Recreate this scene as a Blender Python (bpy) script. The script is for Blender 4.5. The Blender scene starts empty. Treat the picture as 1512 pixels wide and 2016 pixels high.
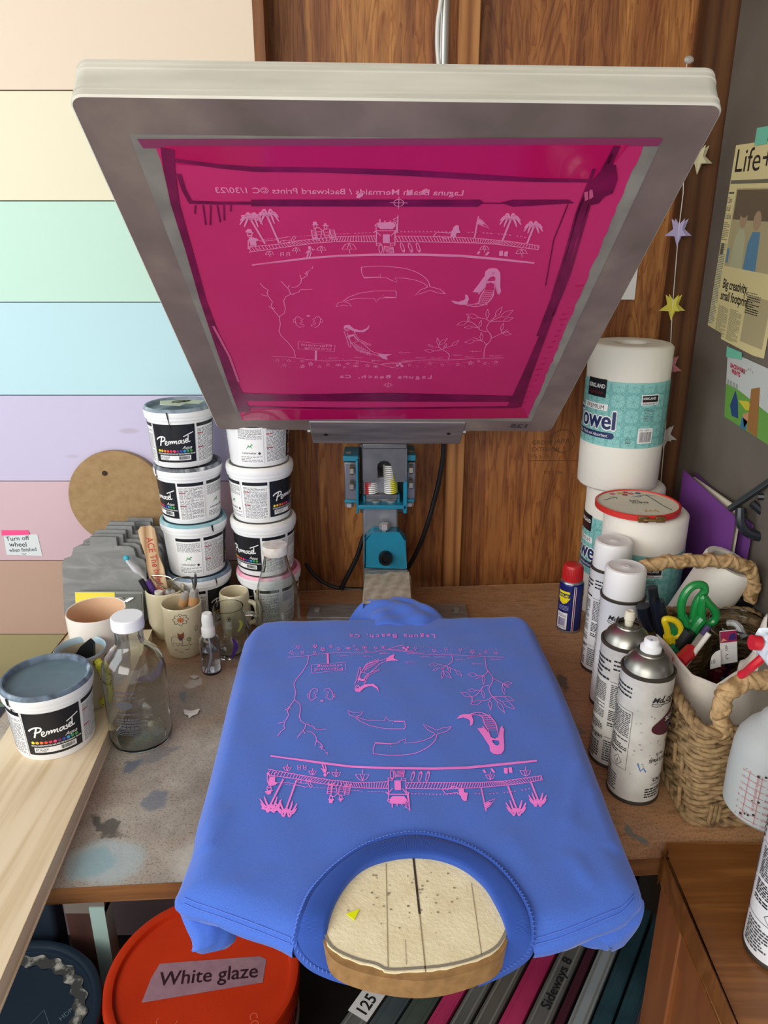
import bpy, math, random
from math import pi, sin, cos, tan, atan, radians as R
from mathutils import Vector, Matrix
from mathutils.geometry import tessellate_polygon, delaunay_2d_cdt
random.seed(7)
SC = bpy.context.scene
COL = SC.collection
# ---------------------------------------------------------------- camera, world, lights, exposure
CZ = 1.52; FPX = 1510.0; PITCH = R(20.1)
cam = bpy.data.objects.new('camera', bpy.data.cameras.new('camera')); COL.objects.link(cam)
cam.location = (0, 0, CZ); cam.rotation_euler = (pi/2 - PITCH, 0, 0)
cam.data.sensor_fit = 'VERTICAL'; cam.data.sensor_height = 36; cam.data.sensor_width = 27
cam.data.lens = FPX/2016*36; cam.data.clip_start = 0.02
SC.camera = cam
SC.view_settings.view_transform = 'Standard'; SC.view_settings.look = 'None'
SC.view_settings.gamma = 1; SC.view_settings.use_curve_mapping = False
SC.view_settings.exposure = 0.14
w = bpy.data.worlds.new('world'); SC.world = w; w.use_nodes = True
w.node_tree.nodes['Background'].inputs[0].default_value = (0.93, 0.96, 1.0, 1)
w.node_tree.nodes['Background'].inputs[1].default_value = 0.95
def area(name, loc, target, sx, sy, power, color):
    l = bpy.data.lights.new(name, 'AREA'); l.shape = 'RECTANGLE'; l.size = sx; l.size_y = sy
    l.energy = power; l.color = color
    o = bpy.data.objects.new(name, l); COL.objects.link(o); o.location = loc
    o.rotation_euler = (Vector(target)-Vector(loc)).to_track_quat('-Z', 'Y').to_euler()
    return o
area('window_daylight', (-1.0, -1.35, 2.1), (0.0, 0.9, 1.0), 1.8, 1.5, 46, (1.0, 0.96, 0.90))
area('doorway_daylight', (-1.5, 0.35, 1.75), (-0.1, 0.9, 1.0), 0.9, 1.1, 12, (0.86, 0.93, 1.0))
# ---------------------------------------------------------------- picture rays (metres, camera at 0,0,1.52, looking along +Y)
SP, CP = sin(PITCH), cos(PITCH)
def ray(px, py):
    x = (px-756)/FPX; u = -(py-1008)/FPX
    return Vector((x, CP + u*SP, -SP + u*CP))
ORG = Vector((0, 0, CZ))
def atz(px, py, z): d = ray(px, py); return ORG + d*((z-CZ)/d.z)
def aty(px, py, y): d = ray(px, py); return ORG + d*(y/d.y)
def atx(px, py, x): d = ray(px, py); return ORG + d*(x/d.x)
T = 0.90       # bench top
# ---------------------------------------------------------------- materials
def srgb(c):
    if isinstance(c, str): c = tuple(int(c[i:i+2], 16) for i in (0, 2, 4))
    return tuple(((v/255)/12.92 if v/255 <= .04045 else ((v/255+.055)/1.055)**2.4) for v in c) + (1,)
MATS = {}
def mat(name, col='808080', rough=.6, metal=0, col2=None, scale=20, stretch=(1,1,1), contrast=(.35,.65), bump=0, bscale=None,
        trans=0, ior=1.45, spec=.5, coat=0, col3=None, transl=0, detail=6, sheen=0, alpha=1, rough2=None, dist=0.0):
    if name in MATS: return MATS[name]
    m = bpy.data.materials.new(name); m.use_nodes = True; nt = m.node_tree
    b = nt.nodes['Principled BSDF']
    b.inputs['Base Color'].default_value = srgb(col); b.inputs['Roughness'].default_value = rough
    b.inputs['Metallic'].default_value = metal; b.inputs['IOR'].default_value = ior
    b.inputs['Specular IOR Level'].default_value = spec
    b.inputs['Transmission Weight'].default_value = trans; b.inputs['Coat Weight'].default_value = coat
    b.inputs['Sheen Weight'].default_value = sheen; b.inputs['Alpha'].default_value = alpha
    m.diffuse_color = srgb(col)
    if col2 or bump:
        tc = nt.nodes.new('ShaderNodeTexCoord'); mp = nt.nodes.new('ShaderNodeMapping')
        mp.inputs['Scale'].default_value = stretch; nt.links.new(tc.outputs['Object'], mp.inputs['Vector'])
        nz = nt.nodes.new('ShaderNodeTexNoise'); nz.inputs['Scale'].default_value = scale; nz.inputs['Detail'].default_value = detail
        nz.inputs['Distortion'].default_value = dist
        nt.links.new(mp.outputs[0], nz.inputs['Vector'])
        if col2:
            cr = nt.nodes.new('ShaderNodeValToRGB'); nt.links.new(nz.outputs['Fac'], cr.inputs[0])
            cr.color_ramp.elements[0].position = contrast[0]; cr.color_ramp.elements[0].color = srgb(col)
            cr.color_ramp.elements[1].position = contrast[1]; cr.color_ramp.elements[1].color = srgb(col2)
            if col3:
                e = cr.color_ramp.elements.new((contrast[0]+contrast[1])/2); e.color = srgb(col3)
            nt.links.new(cr.outputs[0], b.inputs['Base Color'])
        if bump:
            bp = nt.nodes.new('ShaderNodeBump'); bp.inputs['Strength'].default_value = bump; bp.inputs['Distance'].default_value = .002
            src = nz
            if bscale:
                src = nt.nodes.new('ShaderNodeTexNoise'); src.inputs['Scale'].default_value = bscale; src.inputs['Detail'].default_value = 3
                nt.links.new(mp.outputs[0], src.inputs['Vector'])
            nt.links.new(src.outputs['Fac'], bp.inputs['Height']); nt.links.new(bp.outputs[0], b.inputs['Normal'])
    if transl:
        tr = nt.nodes.new('ShaderNodeBsdfTranslucent'); tr.inputs[0].default_value = srgb(col)
        mx = nt.nodes.new('ShaderNodeMixShader'); mx.inputs[0].default_value = transl
        nt.links.new(b.outputs[0], mx.inputs[1]); nt.links.new(tr.outputs[0], mx.inputs[2])
        nt.links.new(mx.outputs[0], nt.nodes['Material Output'].inputs[0])
    MATS[name] = m
    return m
def nodes_of(m): return m.node_tree, m.node_tree.nodes, m.node_tree.links
def ramp(nt, src, stops):
    cr = nt.nodes.new('ShaderNodeValToRGB'); nt.links.new(src, cr.inputs[0])
    while len(cr.color_ramp.elements) > 1: cr.color_ramp.elements.remove(cr.color_ramp.elements[0])
    cr.color_ramp.elements[0].position = stops[0][0]; cr.color_ramp.elements[0].color = srgb(stops[0][1])
    for p, c in stops[1:]:
        e = cr.color_ramp.elements.new(p); e.color = srgb(c)
    return cr.outputs[0]
def mixc(nt, fac, a, b):
    mx = nt.nodes.new('ShaderNodeMix'); mx.data_type = 'RGBA'
    for s, v in ((mx.inputs[0], fac), (mx.inputs[6], a), (mx.inputs[7], b)):
        if isinstance(v, str): s.default_value = srgb(v)
        elif isinstance(v, (int, float)): s.default_value = v
        else: nt.links.new(v, s)
    return mx.outputs[2]
def noise(nt, vec, scale, detail=5, dist=0, rough=.5):
    n = nt.nodes.new('ShaderNodeTexNoise'); n.inputs['Scale'].default_value = scale; n.inputs['Detail'].default_value = detail
    n.inputs['Distortion'].default_value = dist; n.inputs['Roughness'].default_value = rough
    if vec is not None: nt.links.new(vec, n.inputs['Vector'])
    return n.outputs['Fac']
def coords(nt, scale=(1,1,1), loc=(0,0,0)):
    tc = nt.nodes.new('ShaderNodeTexCoord'); mp = nt.nodes.new('ShaderNodeMapping')
    mp.inputs['Scale'].default_value = scale; mp.inputs['Location'].default_value = loc
    nt.links.new(tc.outputs['Object'], mp.inputs['Vector']); return mp.outputs[0]
def wood(name, c1, c2, c3, axis='z', freq=60, rough=.5, bands=9, spec=.4):
    if name in MATS: return MATS[name]
    m = mat(name, c1, rough, spec=spec); nt, N, L = nodes_of(m)
    st = {'x': (.06,1,1), 'y': (1,.06,1), 'z': (1,1,.06)}[axis]
    v = coords(nt, st)
    n1 = noise(nt, v, bands, 3, .6); n2 = noise(nt, v, freq*3, 4, .2)
    base = ramp(nt, n1, [(.32, c1), (.5, c2), (.68, c3)])
    w_ = nt.nodes.new('ShaderNodeTexWave'); w_.wave_type = 'BANDS'; w_.bands_direction = 'X' if axis != 'x' else 'Y'
    w_.inputs['Scale'].default_value = freq*.35; w_.inputs['Distortion'].default_value = 9; w_.inputs['Detail'].default_value = 2
    w_.inputs['Detail Scale'].default_value = .6
    L.new(v, w_.inputs['Vector'])
    g = ramp(nt, w_.outputs['Fac'], [(.0, 'ffffff'), (.75, 'e4d4c4'), (1, 'b09478')])
    mm = nt.nodes.new('ShaderNodeMix'); mm.data_type = 'RGBA'; mm.blend_type = 'MULTIPLY'; mm.inputs[0].default_value = .75
    L.new(base, mm.inputs[6]); L.new(g, mm.inputs[7])
    m2 = nt.nodes.new('ShaderNodeMix'); m2.data_type = 'RGBA'; m2.blend_type = 'MULTIPLY'; m2.inputs[0].default_value = .5
    L.new(mm.outputs[2], m2.inputs[6]); L.new(ramp(nt, n2, [(.35, 'c8b8a8'), (.6, 'ffffff')]), m2.inputs[7])
    L.new(m2.outputs[2], N['Principled BSDF'].inputs['Base Color'])
    return m
# ---------------------------------------------------------------- mesh collector
class M:
    def __init__(s): s.v = []; s.f = []; s.mi = []
    def add(s, vs, fs, m=0):
        o = len(s.v); s.v += [tuple(v) for v in vs]; s.f += [tuple(i+o for i in f) for f in fs]; s.mi += [m]*len(fs); return s
    def box(s, x0, y0, z0, x1, y1, z1, m=0):
        return s.add([(x0,y0,z0),(x1,y0,z0),(x1,y1,z0),(x0,y1,z0),(x0,y0,z1),(x1,y0,z1),(x1,y1,z1),(x0,y1,z1)],
              [(0,3,2,1),(4,5,6,7),(0,1,5,4),(1,2,6,5),(2,3,7,6),(3,0,4,7)], m)
    def lathe(s, prof, seg=40, m=0, mx=None, th0=0, wob=0):
        ring = []; vs = []; fs = []; ms = []
        for k, p in enumerate(prof):
            r, z = p[0], p[1]
            if r < 1e-6: ring.append([len(vs)]); vs.append((0, 0, z))
            else:
                ring.append(list(range(len(vs), len(vs)+seg)))
                for i in range(seg):
                    a = 2*pi*i/seg+th0; rr = r*(1+wob*sin(3*a+z*40)); vs.append((rr*cos(a), rr*sin(a), z))
        for k in range(len(prof)-1):
            a, b = ring[k], ring[k+1]; mm = prof[k][2] if len(prof[k]) > 2 else m
            for i in range(seg):
                j = (i+1) % seg
                if len(a) == 1 and len(b) == 1: continue
                if len(a) == 1: fs.append((a[0], b[j], b[i]))
                elif len(b) == 1: fs.append((a[i], a[j], b[0]))
                else: fs.append((a[i], a[j], b[j], b[i]))
                ms.append(mm)
        if mx is not None: vs = [mx @ Vector(v) for v in vs]
        o = len(s.v); s.v += [tuple(v) for v in vs]; s.f += [tuple(i+o for i in f) for f in fs]; s.mi += ms; return s
    def tube(s, pts, r, seg=8, m=0, closed=False, flat=1.0, caps=True):
        pts = [Vector(p) for p in pts]; n = len(pts); vs = []; fs = []
        up = Vector((0, 0, 1)); prev = None
        for i, p in enumerate(pts):
            a = pts[(i-1) % n] if (closed or i > 0) else p; b = pts[(i+1) % n] if (closed or i < n-1) else p
            t = (b-a); t = t.normalized() if t.length > 1e-9 else Vector((0, 0, 1))
            if prev is None:
                q = up if abs(t.z) < .9 else Vector((1, 0, 0)); nn = (q - t*q.dot(t)).normalized()
            else:
                nn = prev - t*prev.dot(t); nn = nn.normalized() if nn.length > 1e-6 else prev
            prev = nn; bb = t.cross(nn); rr = r[i] if isinstance(r, (list, tuple)) else r
            for k in range(seg):
                a_ = 2*pi*k/seg; vs.append(p + nn*(rr*cos(a_)*flat) + bb*(rr*sin(a_)))
        for i in range(n if closed else n-1):
            for k in range(seg):
                a = i*seg+k; b = i*seg+(k+1) % seg; c = ((i+1) % n)*seg+(k+1) % seg; d = ((i+1) % n)*seg+k
                fs.append((a, b, c, d))
        if caps and not closed: fs.append(tuple(reversed(range(seg)))); fs.append(tuple(range((n-1)*seg, n*seg)))
        return s.add(vs, fs, m)
    def prism(s, poly, z0, z1, m=0, fn=None, mtop=None):
        n = len(poly)
        tri = tessellate_polygon([[Vector((p[0], p[1], 0)) for p in poly]])
        vs = [(p[0], p[1], z0) for p in poly] + [(p[0], p[1], z1) for p in poly]
        if fn: vs = [fn(*v) for v in vs]
        s.add(vs, [tuple(t) for t in tri], m)
        o = len(s.v)-2*n
        s.f += [tuple(o+n+i for i in reversed(t)) for t in tri]; s.mi += [m if mtop is None else mtop]*len(tri)
        for i in range(n):
            j = (i+1) % n; s.f.append((o+i, o+j, o+n+j, o+n+i)); s.mi.append(m)
        return s
    def grid(s, fn, nu, nv, m=0, cu=False):
        vs = [fn(i/nu, j/nv) for j in range(nv+1) for i in range(nu if cu else nu+1)]
        W_ = nu if cu else nu+1; fs = []
        for j in range(nv):
            for i in range(nu): i2 = (i+1) % W_; fs.append((j*W_+i, j*W_+i2, (j+1)*W_+i2, (j+1)*W_+i))
        return s.add(vs, fs, m)
    def sphere(s, c, r, m=0, seg=14, sc=(1,1,1)):
        prof = [(r*sin(pi*k/8), -r*cos(pi*k/8)) for k in range(9)]; prof[0] = (0, -r); prof[-1] = (0, r)
        return s.lathe(prof, seg, m, Matrix.Translation(c) @ Matrix.Diagonal((sc[0], sc[1], sc[2], 1)))
    def xf(s, mx): s.v = [tuple(mx @ Vector(v)) for v in s.v]; return s
    def build(s, name, mats, parent=None, world=False, label=None, angle=35, bevel=0, solid=0, sub=0, smooth=True, bseg=2):
        me = bpy.data.meshes.new(name)
        vs = s.v
        if world and parent is not None:
            inv = WM[parent.name].inverted(); vs = [tuple(inv @ Vector(v)) for v in vs]
        me.from_pydata(vs, [], s.f)
        if not isinstance(mats, (list, tuple)): mats = [mats]
        for mm in mats: me.materials.append(mm)
        for p, k in zip(me.polygons, s.mi): p.material_index = k; p.use_smooth = smooth
        me.update(); me.validate()
        if smooth: me.set_sharp_from_angle(angle=R(angle))
        o = bpy.data.objects.new(name, me); COL.objects.link(o)
        if parent is not None: o.parent = parent; WM[o.name] = WM[parent.name].copy()
        else: WM[o.name] = Matrix()
        if solid: md = o.modifiers.new('solidify', 'SOLIDIFY'); md.thickness = solid; md.offset = 0
        if bevel: md = o.modifiers.new('bevel', 'BEVEL'); md.width = bevel; md.segments = bseg; md.limit_method = 'ANGLE'; md.angle_limit = R(40)
        if sub: md = o.modifiers.new('subdivision', 'SUBSURF'); md.levels = sub; md.render_levels = sub
        if label: o['label'] = label
        return o
WM = {}
def tag(o, label, cat, group=None):
    o['label'] = label; o['category'] = cat
    if group: o['group'] = group
    return o
def struct(o): o['kind'] = 'structure'; return o
def thing(name, label, cat, loc=(0,0,0), rz=0, group=None, rot=None):
    o = bpy.data.objects.new(name, None); o.empty_display_size = .02; COL.objects.link(o)
    o.location = loc; o.rotation_euler = rot if rot else (0, 0, rz)
    WM[o.name] = Matrix.Translation(loc) @ (o.rotation_euler.to_matrix().to_4x4())
    return tag(o, label, cat, group)
def smooth_pts(pts, n=6, closed=False):
    pts = [Vector(p) for p in pts]; out = []; N = len(pts)
    for i in range(N if closed else N-1):
        p0 = pts[(i-1) % N] if (closed or i > 0) else pts[i]; p1 = pts[i]; p2 = pts[(i+1) % N]
        p3 = pts[(i+2) % N] if (closed or i < N-2) else p2
        for k in range(n):
            t = k/n; out.append(.5*((2*p1)+(p2-p0)*t+(2*p0-5*p1+4*p2-p3)*t*t+(3*p1-p0-3*p2+p3)*t**3))
    if not closed: out.append(pts[-1])
    return out
# ---------------------------------------------------------------- flat artwork (labels, prints, notes)
_tc = {}
def text_tris(s, shear=0, bold=0):
    k = (s, shear, bold)
    if k in _tc: return _tc[k]
    cu = bpy.data.curves.new('text', 'FONT'); cu.body = s; cu.size = 1; cu.resolution_u = 3; cu.shear = shear; cu.offset = bold
    ob = bpy.data.objects.new('text', cu); me = ob.to_mesh()
    vs = [(v.co.x, v.co.y) for v in me.vertices]; fs = [tuple(p.vertices) for p in me.polygons]
    ob.to_mesh_clear(); bpy.data.objects.remove(ob); bpy.data.curves.remove(cu)
    _tc[k] = (vs, fs); return _tc[k]
class Flat:
    def __init__(s): s.items = []      # (verts2d, faces, mat, layer)
    def raw(s, vs, fs, m, lay): s.items.append((vs, fs, m, lay)); return s
    def rect(s, x0, y0, x1, y1, m=0, lay=0, n=1, ny=1):
        vs = [(x0+(x1-x0)*i/n, y0+(y1-y0)*j/ny) for j in range(ny+1) for i in range(n+1)]
        fs = [(j*(n+1)+i, j*(n+1)+i+1, (j+1)*(n+1)+i+1, (j+1)*(n+1)+i) for j in range(ny) for i in range(n)]
        return s.raw(vs, fs, m, lay)
    def poly(s, pts, m=0, lay=1):
        tri = tessellate_polygon([[Vector((p[0], p[1], 0)) for p in pts]])
        return s.raw([tuple(p[:2]) for p in pts], [tuple(t) for t in tri], m, lay)
    def disc(s, x, y, r, m=0, lay=1, n=14, ry=None):
        ry = ry or r
        return s.raw([(x+r*cos(2*pi*i/n), y+ry*sin(2*pi*i/n)) for i in range(n)], [tuple(range(n))], m, lay)
    def stroke(s, pts, w=.001, m=0, lay=1, closed=False):
        pts = [Vector((p[0], p[1])) for p in pts]; n = len(pts)
        if n < 2: return s
        vs = []
        for i, p in enumerate(pts):
            a = pts[i-1] if (i > 0 or closed) else None; b = pts[(i+1) % n] if (i < n-1 or closed) else None
            d = Vector((0, 0))
            if a is not None and (p-a).length > 1e-9: d += (p-a).normalized()
            if b is not None and (b-p).length > 1e-9: d += (b-p).normalized()
            d = d.normalized() if d.length > 1e-6 else Vector((1, 0))
            ww = (w[i] if isinstance(w, (list, tuple)) else w)/2
            q = Vector((-d.y, d.x))*ww; vs += [tuple(p+q), tuple(p-q)]
        fs = [(2*i, 2*i+1, 2*((i+1) % n)+1, 2*((i+1) % n)) for i in range(n if closed else n-1)]
        return s.raw(vs, fs, m, lay)
    def text(s, t, x, y, size, m=0, lay=1, align='l', shear=0, bold=0, sx=1, rot=0):
        vs, fs = text_tris(t, shear, bold)
        if not vs: return s
        wd = max(v[0] for v in vs)*size*sx; off = {'l': 0, 'c': -wd/2, 'r': -wd}[align]; c, sn = cos(rot), sin(rot)
        out = []
        for v in vs:
            a, b = v[0]*size*sx+off, v[1]*size; out.append((x+a*c-b*sn, y+a*sn+b*c))
        return s.raw(out, fs, m, lay)
    def lines(s, x0, y0, x1, y1, n, m, lay=1, w=.5, gap=.12):
        """rows of tiny unreadable print"""
        h = (y1-y0)/n
        for i in range(n):
            y = y1-(i+.5)*h; x = x0; end = x1 if random.random() > .25 else x0+(x1-x0)*random.uniform(.45, .9)
            while x < end:
                L = (x1-x0)*random.uniform(.06, .2); xe = min(end, x+L)
                s.rect(x, y-h*w/2, xe, y+h*w/2, m, lay, 1); x = xe+(x1-x0)*gap*.25
        return s
    def barcode(s, x0, y0, x1, y1, m, lay=2):
        x = x0
        while x < x1:
            wd = (x1-x0)*random.choice((.012, .02, .035)); s.rect(x, y0, min(x+wd, x1), y1, m, lay); x += wd+(x1-x0)*random.choice((.014, .024))
        return s
    def emit(s, fn, dz=.00012, off=0.0003, flip=False, cut=None):
        """fn(x, y, h) -> point, h = height over the surface; cut = longest edge on a curved surface"""
        m = M()
        for vs, fs, k, lay in s.items:
            h = off+lay*dz
            if cut:
                vs = [tuple(v) for v in vs]; todo = []; out = []
                for f in fs:
                    if len(f) <= 4 and max(abs(vs[a][0]-vs[b][0]) for a in f for b in f) <= cut: out.append(tuple(f))
                    else: todo += [(f[0], f[i], f[i+1]) for i in range(1, len(f)-1)]
                mids = {}
                while todo:
                    f = todo.pop(); L = [(abs(vs[f[i]][0]-vs[f[(i+1) % 3]][0]), i) for i in range(3)]; d, i = max(L)
                    if d <= cut: out.append(f); continue
                    a, b, c = f[i], f[(i+1) % 3], f[(i+2) % 3]; key = (min(a, b), max(a, b))
                    if key not in mids: mids[key] = len(vs); vs.append(((vs[a][0]+vs[b][0])/2, (vs[a][1]+vs[b][1])/2))
                    q = mids[key]; todo += [(a, q, c), (q, b, c)]
                fs = out
            m.add([fn(v[0], v[1], h) for v in vs], [tuple(reversed(f)) if flip else f for f in fs], k)
        return m
def cyl(rf, z0=0):
    """label coordinates: x = arc metres measured at rf(mid), y = height"""
    def fn(x, y, h):
        r0 = rf(0) if callable(rf) else rf; r = (rf(y) if callable(rf) else rf)+h; a = x/r0 - pi/2
        return (r*cos(a), r*sin(a), z0+y)
    return fn
# shared plain colours
WHITE = mat('white_plastic', 'e9e9e6', .35, col2='dcdcd8', scale=60)
BLACK = mat('black_print', '15171c', .45); INK = mat('ink_grey', '4a4a4e', .6); INKD = mat('ink_dark', '222226', .5)
PAPER = mat('paper_white', 'e8e6e0', .8); LBL = mat('label_white', 'ecebe9', .4)
STEEL = mat('brushed_steel', 'a3a29e', .5, .35, col2='8a8883', scale=40, stretch=(1, 6, 1))
CHROME = mat('bright_steel', 'c4c2bc', .32, .7); RUBBER = mat('black_rubber', '141416', .5)
GLASS = mat('clear_glass', 'f2f6f4', .02, trans=1, ior=1.45); DPLAST = mat('dark_plastic', '14151a', .35)
# ================================================================ the room
WY = 1.26; WOODY = 1.335
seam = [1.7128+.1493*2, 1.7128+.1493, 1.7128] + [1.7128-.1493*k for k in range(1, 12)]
bcols = ['dccab2', 'dfccb4', 'e2dabc', 'bbdcca', 'b6d8de', 'c3bbd4', 'ccaeb4', 'b89884', 'a0946a', '8ea894', '8aa0a8', '9088a0', 'a08a8e']  # lower boards repeat the upper paints, darkened: shade put into the colour
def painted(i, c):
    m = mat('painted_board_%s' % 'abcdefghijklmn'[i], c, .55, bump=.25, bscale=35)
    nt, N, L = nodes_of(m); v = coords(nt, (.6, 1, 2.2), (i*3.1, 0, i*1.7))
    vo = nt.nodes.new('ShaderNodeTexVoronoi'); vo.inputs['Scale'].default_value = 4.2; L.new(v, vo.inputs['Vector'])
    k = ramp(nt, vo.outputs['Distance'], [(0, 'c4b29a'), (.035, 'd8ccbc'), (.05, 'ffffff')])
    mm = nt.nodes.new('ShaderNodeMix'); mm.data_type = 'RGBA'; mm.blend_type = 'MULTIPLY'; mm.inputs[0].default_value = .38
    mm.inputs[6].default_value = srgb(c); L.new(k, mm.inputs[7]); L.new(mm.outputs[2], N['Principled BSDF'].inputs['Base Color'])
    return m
XW = aty(499, 60, WY).x
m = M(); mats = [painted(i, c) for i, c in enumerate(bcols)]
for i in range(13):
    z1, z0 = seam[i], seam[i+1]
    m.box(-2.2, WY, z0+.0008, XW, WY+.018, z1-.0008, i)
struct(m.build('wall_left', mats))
struct(M().box(-2.2, WY+.018, 0, XW-.004, WOODY+.05, 2.5).build('wall_back', mat('board_backing', '2c2420', .9)))
TRIMW = wood('stud_wood', '6d4526', '8a5a33', '9c6a3e', 'z', 40, .6)
struct(M().box(XW, WY-.002, 0, XW+.016, WY+.03, 2.5).build('trim_1', TRIMW))
WALLW = mat('plywood_wall', '8a5830', .55); nt, N, L = nodes_of(WALLW)
v = coords(nt, (1, 1, .11))
vb = coords(nt, (1, 1, 0.0))
n1 = noise(nt, vb, 14, 1, 0); n2 = noise(nt, v, 16, 4, 2.2); n3 = noise(nt, v, 160, 3, .4)
base = ramp(nt, n1, [(.30, '7a4822'), (.42, 'a86c36'), (.5, '824c24'), (.58, 'ba8044'), (.70, '935a2c')])
rings = nt.nodes.new('ShaderNodeMath'); rings.operation = 'MULTIPLY'; L.new(n2, rings.inputs[0]); rings.inputs[1].default_value = 9
fr = nt.nodes.new('ShaderNodeMath'); fr.operation = 'FRACT'; L.new(rings.outputs[0], fr.inputs[0])
g = ramp(nt, fr.outputs[0], [(0, 'f6ead8'), (.55, 'ffffff'), (.86, 'cfae8a'), (1, 'a88664')])
mm = nt.nodes.new('ShaderNodeMix'); mm.data_type = 'RGBA'; mm.blend_type = 'MULTIPLY'; mm.inputs[0].default_value = .7; L.new(base, mm.inputs[6]); L.new(g, mm.inputs[7])
m2 = nt.nodes.new('ShaderNodeMix'); m2.data_type = 'RGBA'; m2.blend_type = 'MULTIPLY'; m2.inputs[0].default_value = .6; L.new(mm.outputs[2], m2.inputs[6])
L.new(ramp(nt, n3, [(.38, 'c0a890'), (.6, 'ffffff')]), m2.inputs[7]); L.new(m2.outputs[2], N['Principled BSDF'].inputs['Base Color'])
m = M().box(XW-.02, WOODY, 0, 1.0, WOODY+.02, 2.5, 0)
STAMP = mat('plywood_stamp', '5e3e20', .8)
# faint grade stamp printed on the plywood
F = Flat()
def on_wall(x, y, h): return (x, WOODY-h, y)
c = aty(1047, 875, WOODY); F.text('GROUP', c.x, c.z, .011, 1); F.text('EXTERIOR', c.x, c.z-.013, .011, 1); F.text('PS 1-74', c.x, c.z-.026, .011, 1)
F.rect(c.x-.005, c.z-.031, c.x+.085, c.z-.0295, 1)
c2 = aty(1108, 868, WOODY); F.stroke([(c2.x+.021*cos(a*pi/12), c2.z+.021*sin(a*pi/12)) for a in range(24)], .0016, 1, closed=True)
F.text('APA', c2.x, c2.z-.005, .014, 1, align='c'); F.text('MILL 106', c2.x-.03, c2.z-.062, .009, 1)
mm_ = F.emit(on_wall); m.add(mm_.v, mm_.f, 1)
struct(m.build('wall_wood', [WALLW, mat('plywood_stamp', '3a2414', .8)]))
a = aty(903, 100, 1.285).x; b = aty(946, 100, 1.285).x
struct(M().box(a, 1.297, .80, b, WOODY+.001, 2.5).build('trim_2', wood('stud_light', 'a06a3a', 'b57f4a', '8c582c', 'z', 45, .6), bevel=.0015))
a = aty(1386, 60, 1.30).x
struct(M().box(a, 1.295, 0, .56, WOODY+.001, 2.5).build('trim_3', wood('stud_dark', '5a3819', '6c4624', '4a2c14', 'z', 45, .65)))
PANEL = mat('grey_sheet_metal', '665f56', .5, col2='7a7268', scale=7, contrast=(.3, .7), bump=.1, bscale=60, metal=.2)
struct(M().box(.513, .62, 0, .54, 1.285, 2.5).build('wall_right', PANEL))
struct(M().box(-2.2, -2.4, -.02, 2.2, 1.4, 0).build('floor', mat('dark_concrete', '3a3836', .8, col2='2c2a29', scale=6)))
struct(M().box(-2.2, -2.4, 2.5, 2.2, 1.4, 2.52).build('ceiling', mat('ceiling_white', 'b8b2a6', .9)))
struct(M().box(-2.22, -.1, 0, -2.2, 1.4, 2.5).build('wall_side', mat('side_wall_paint', 'c8c4ba', .9)))
# ---------------------------------------------------------------- conduit and cable on the back wall
t = thing('electrical_conduit', 'galvanised metal conduit pipe running up the wooden wall above the screen', 'pipe', aty(873, 110, 1.31))
M().tube([(0, 0, -.02), (0, 0, .5)], .0085, 16).build('pipe', CHROME, t)
p = [aty(x, y, 1.296) for x, y in ((870, -60), (868, 0), (862, 45), (861, 90), (864, 130), (868, 190))]
tag(M().tube(smooth_pts(p), .0032, 8).build('wall_cable', mat('white_cable', 'dcdad4', .5)), 'white electrical cable looping beside the metal conduit', 'cable')
# ================================================================ the bench
BT = mat('bench_plywood', '8a6242', .6, bump=.25, bscale=120); nt, N, L = nodes_of(BT)
v = coords(nt, (1, 4, 1)); tc = coords(nt)
grain = ramp(nt, noise(nt, v, 14, 5, 2), [(.35, 'a67a54'), (.5, 'bd9066'), (.65, 'ac8058')])
dirt = ramp(nt, noise(nt, tc, 9, 8, .5, .65), [(.30, '857a6e'), (.5, 'a0968a'), (.7, 'b9b0a2')])
sep = nt.nodes.new('ShaderNodeSeparateXYZ'); L.new(tc, sep.inputs[0])
mr = nt.nodes.new('ShaderNodeMapRange'); mr.inputs[1].default_value = .12; mr.inputs[2].default_value = -.22; L.new(sep.outputs['X'], mr.inputs[0])
mr2 = nt.nodes.new('ShaderNodeMapRange'); mr2.inputs[1].default_value = 1.16; mr2.inputs[2].default_value = .9; L.new(sep.outputs['Y'], mr2.inputs[0])
mu = nt.nodes.new('ShaderNodeMath'); mu.operation = 'MULTIPLY'; L.new(mr.outputs[0], mu.inputs[0]); L.new(mr2.outputs[0], mu.inputs[1])
ad = nt.nodes.new('ShaderNodeMath'); ad.operation = 'MULTIPLY_ADD'; L.new(noise(nt, tc, 12, 6, .3), ad.inputs[0]); ad.inputs[1].default_value = 1.1; ad.inputs[2].default_value = -.55
ad2 = nt.nodes.new('ShaderNodeMath'); ad2.operation = 'ADD'; ad2.use_clamp = True; L.new(mu.outputs[0], ad2.inputs[0]); L.new(ad.outputs[0], ad2.inputs[1])
c_ = mixc(nt, ad2.outputs[0], grain, dirt)
spk = ramp(nt, noise(nt, tc, 420, 2), [(.36, '5a534c'), (.44, 'ffffff')])
m2 = nt.nodes.new('ShaderNodeMix'); m2.data_type = 'RGBA'; m2.blend_type = 'MULTIPLY'; m2.inputs[0].default_value = .45; L.new(c_, m2.inputs[6]); L.new(spk, m2.inputs[7])
cur = m2.outputs[2]
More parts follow.
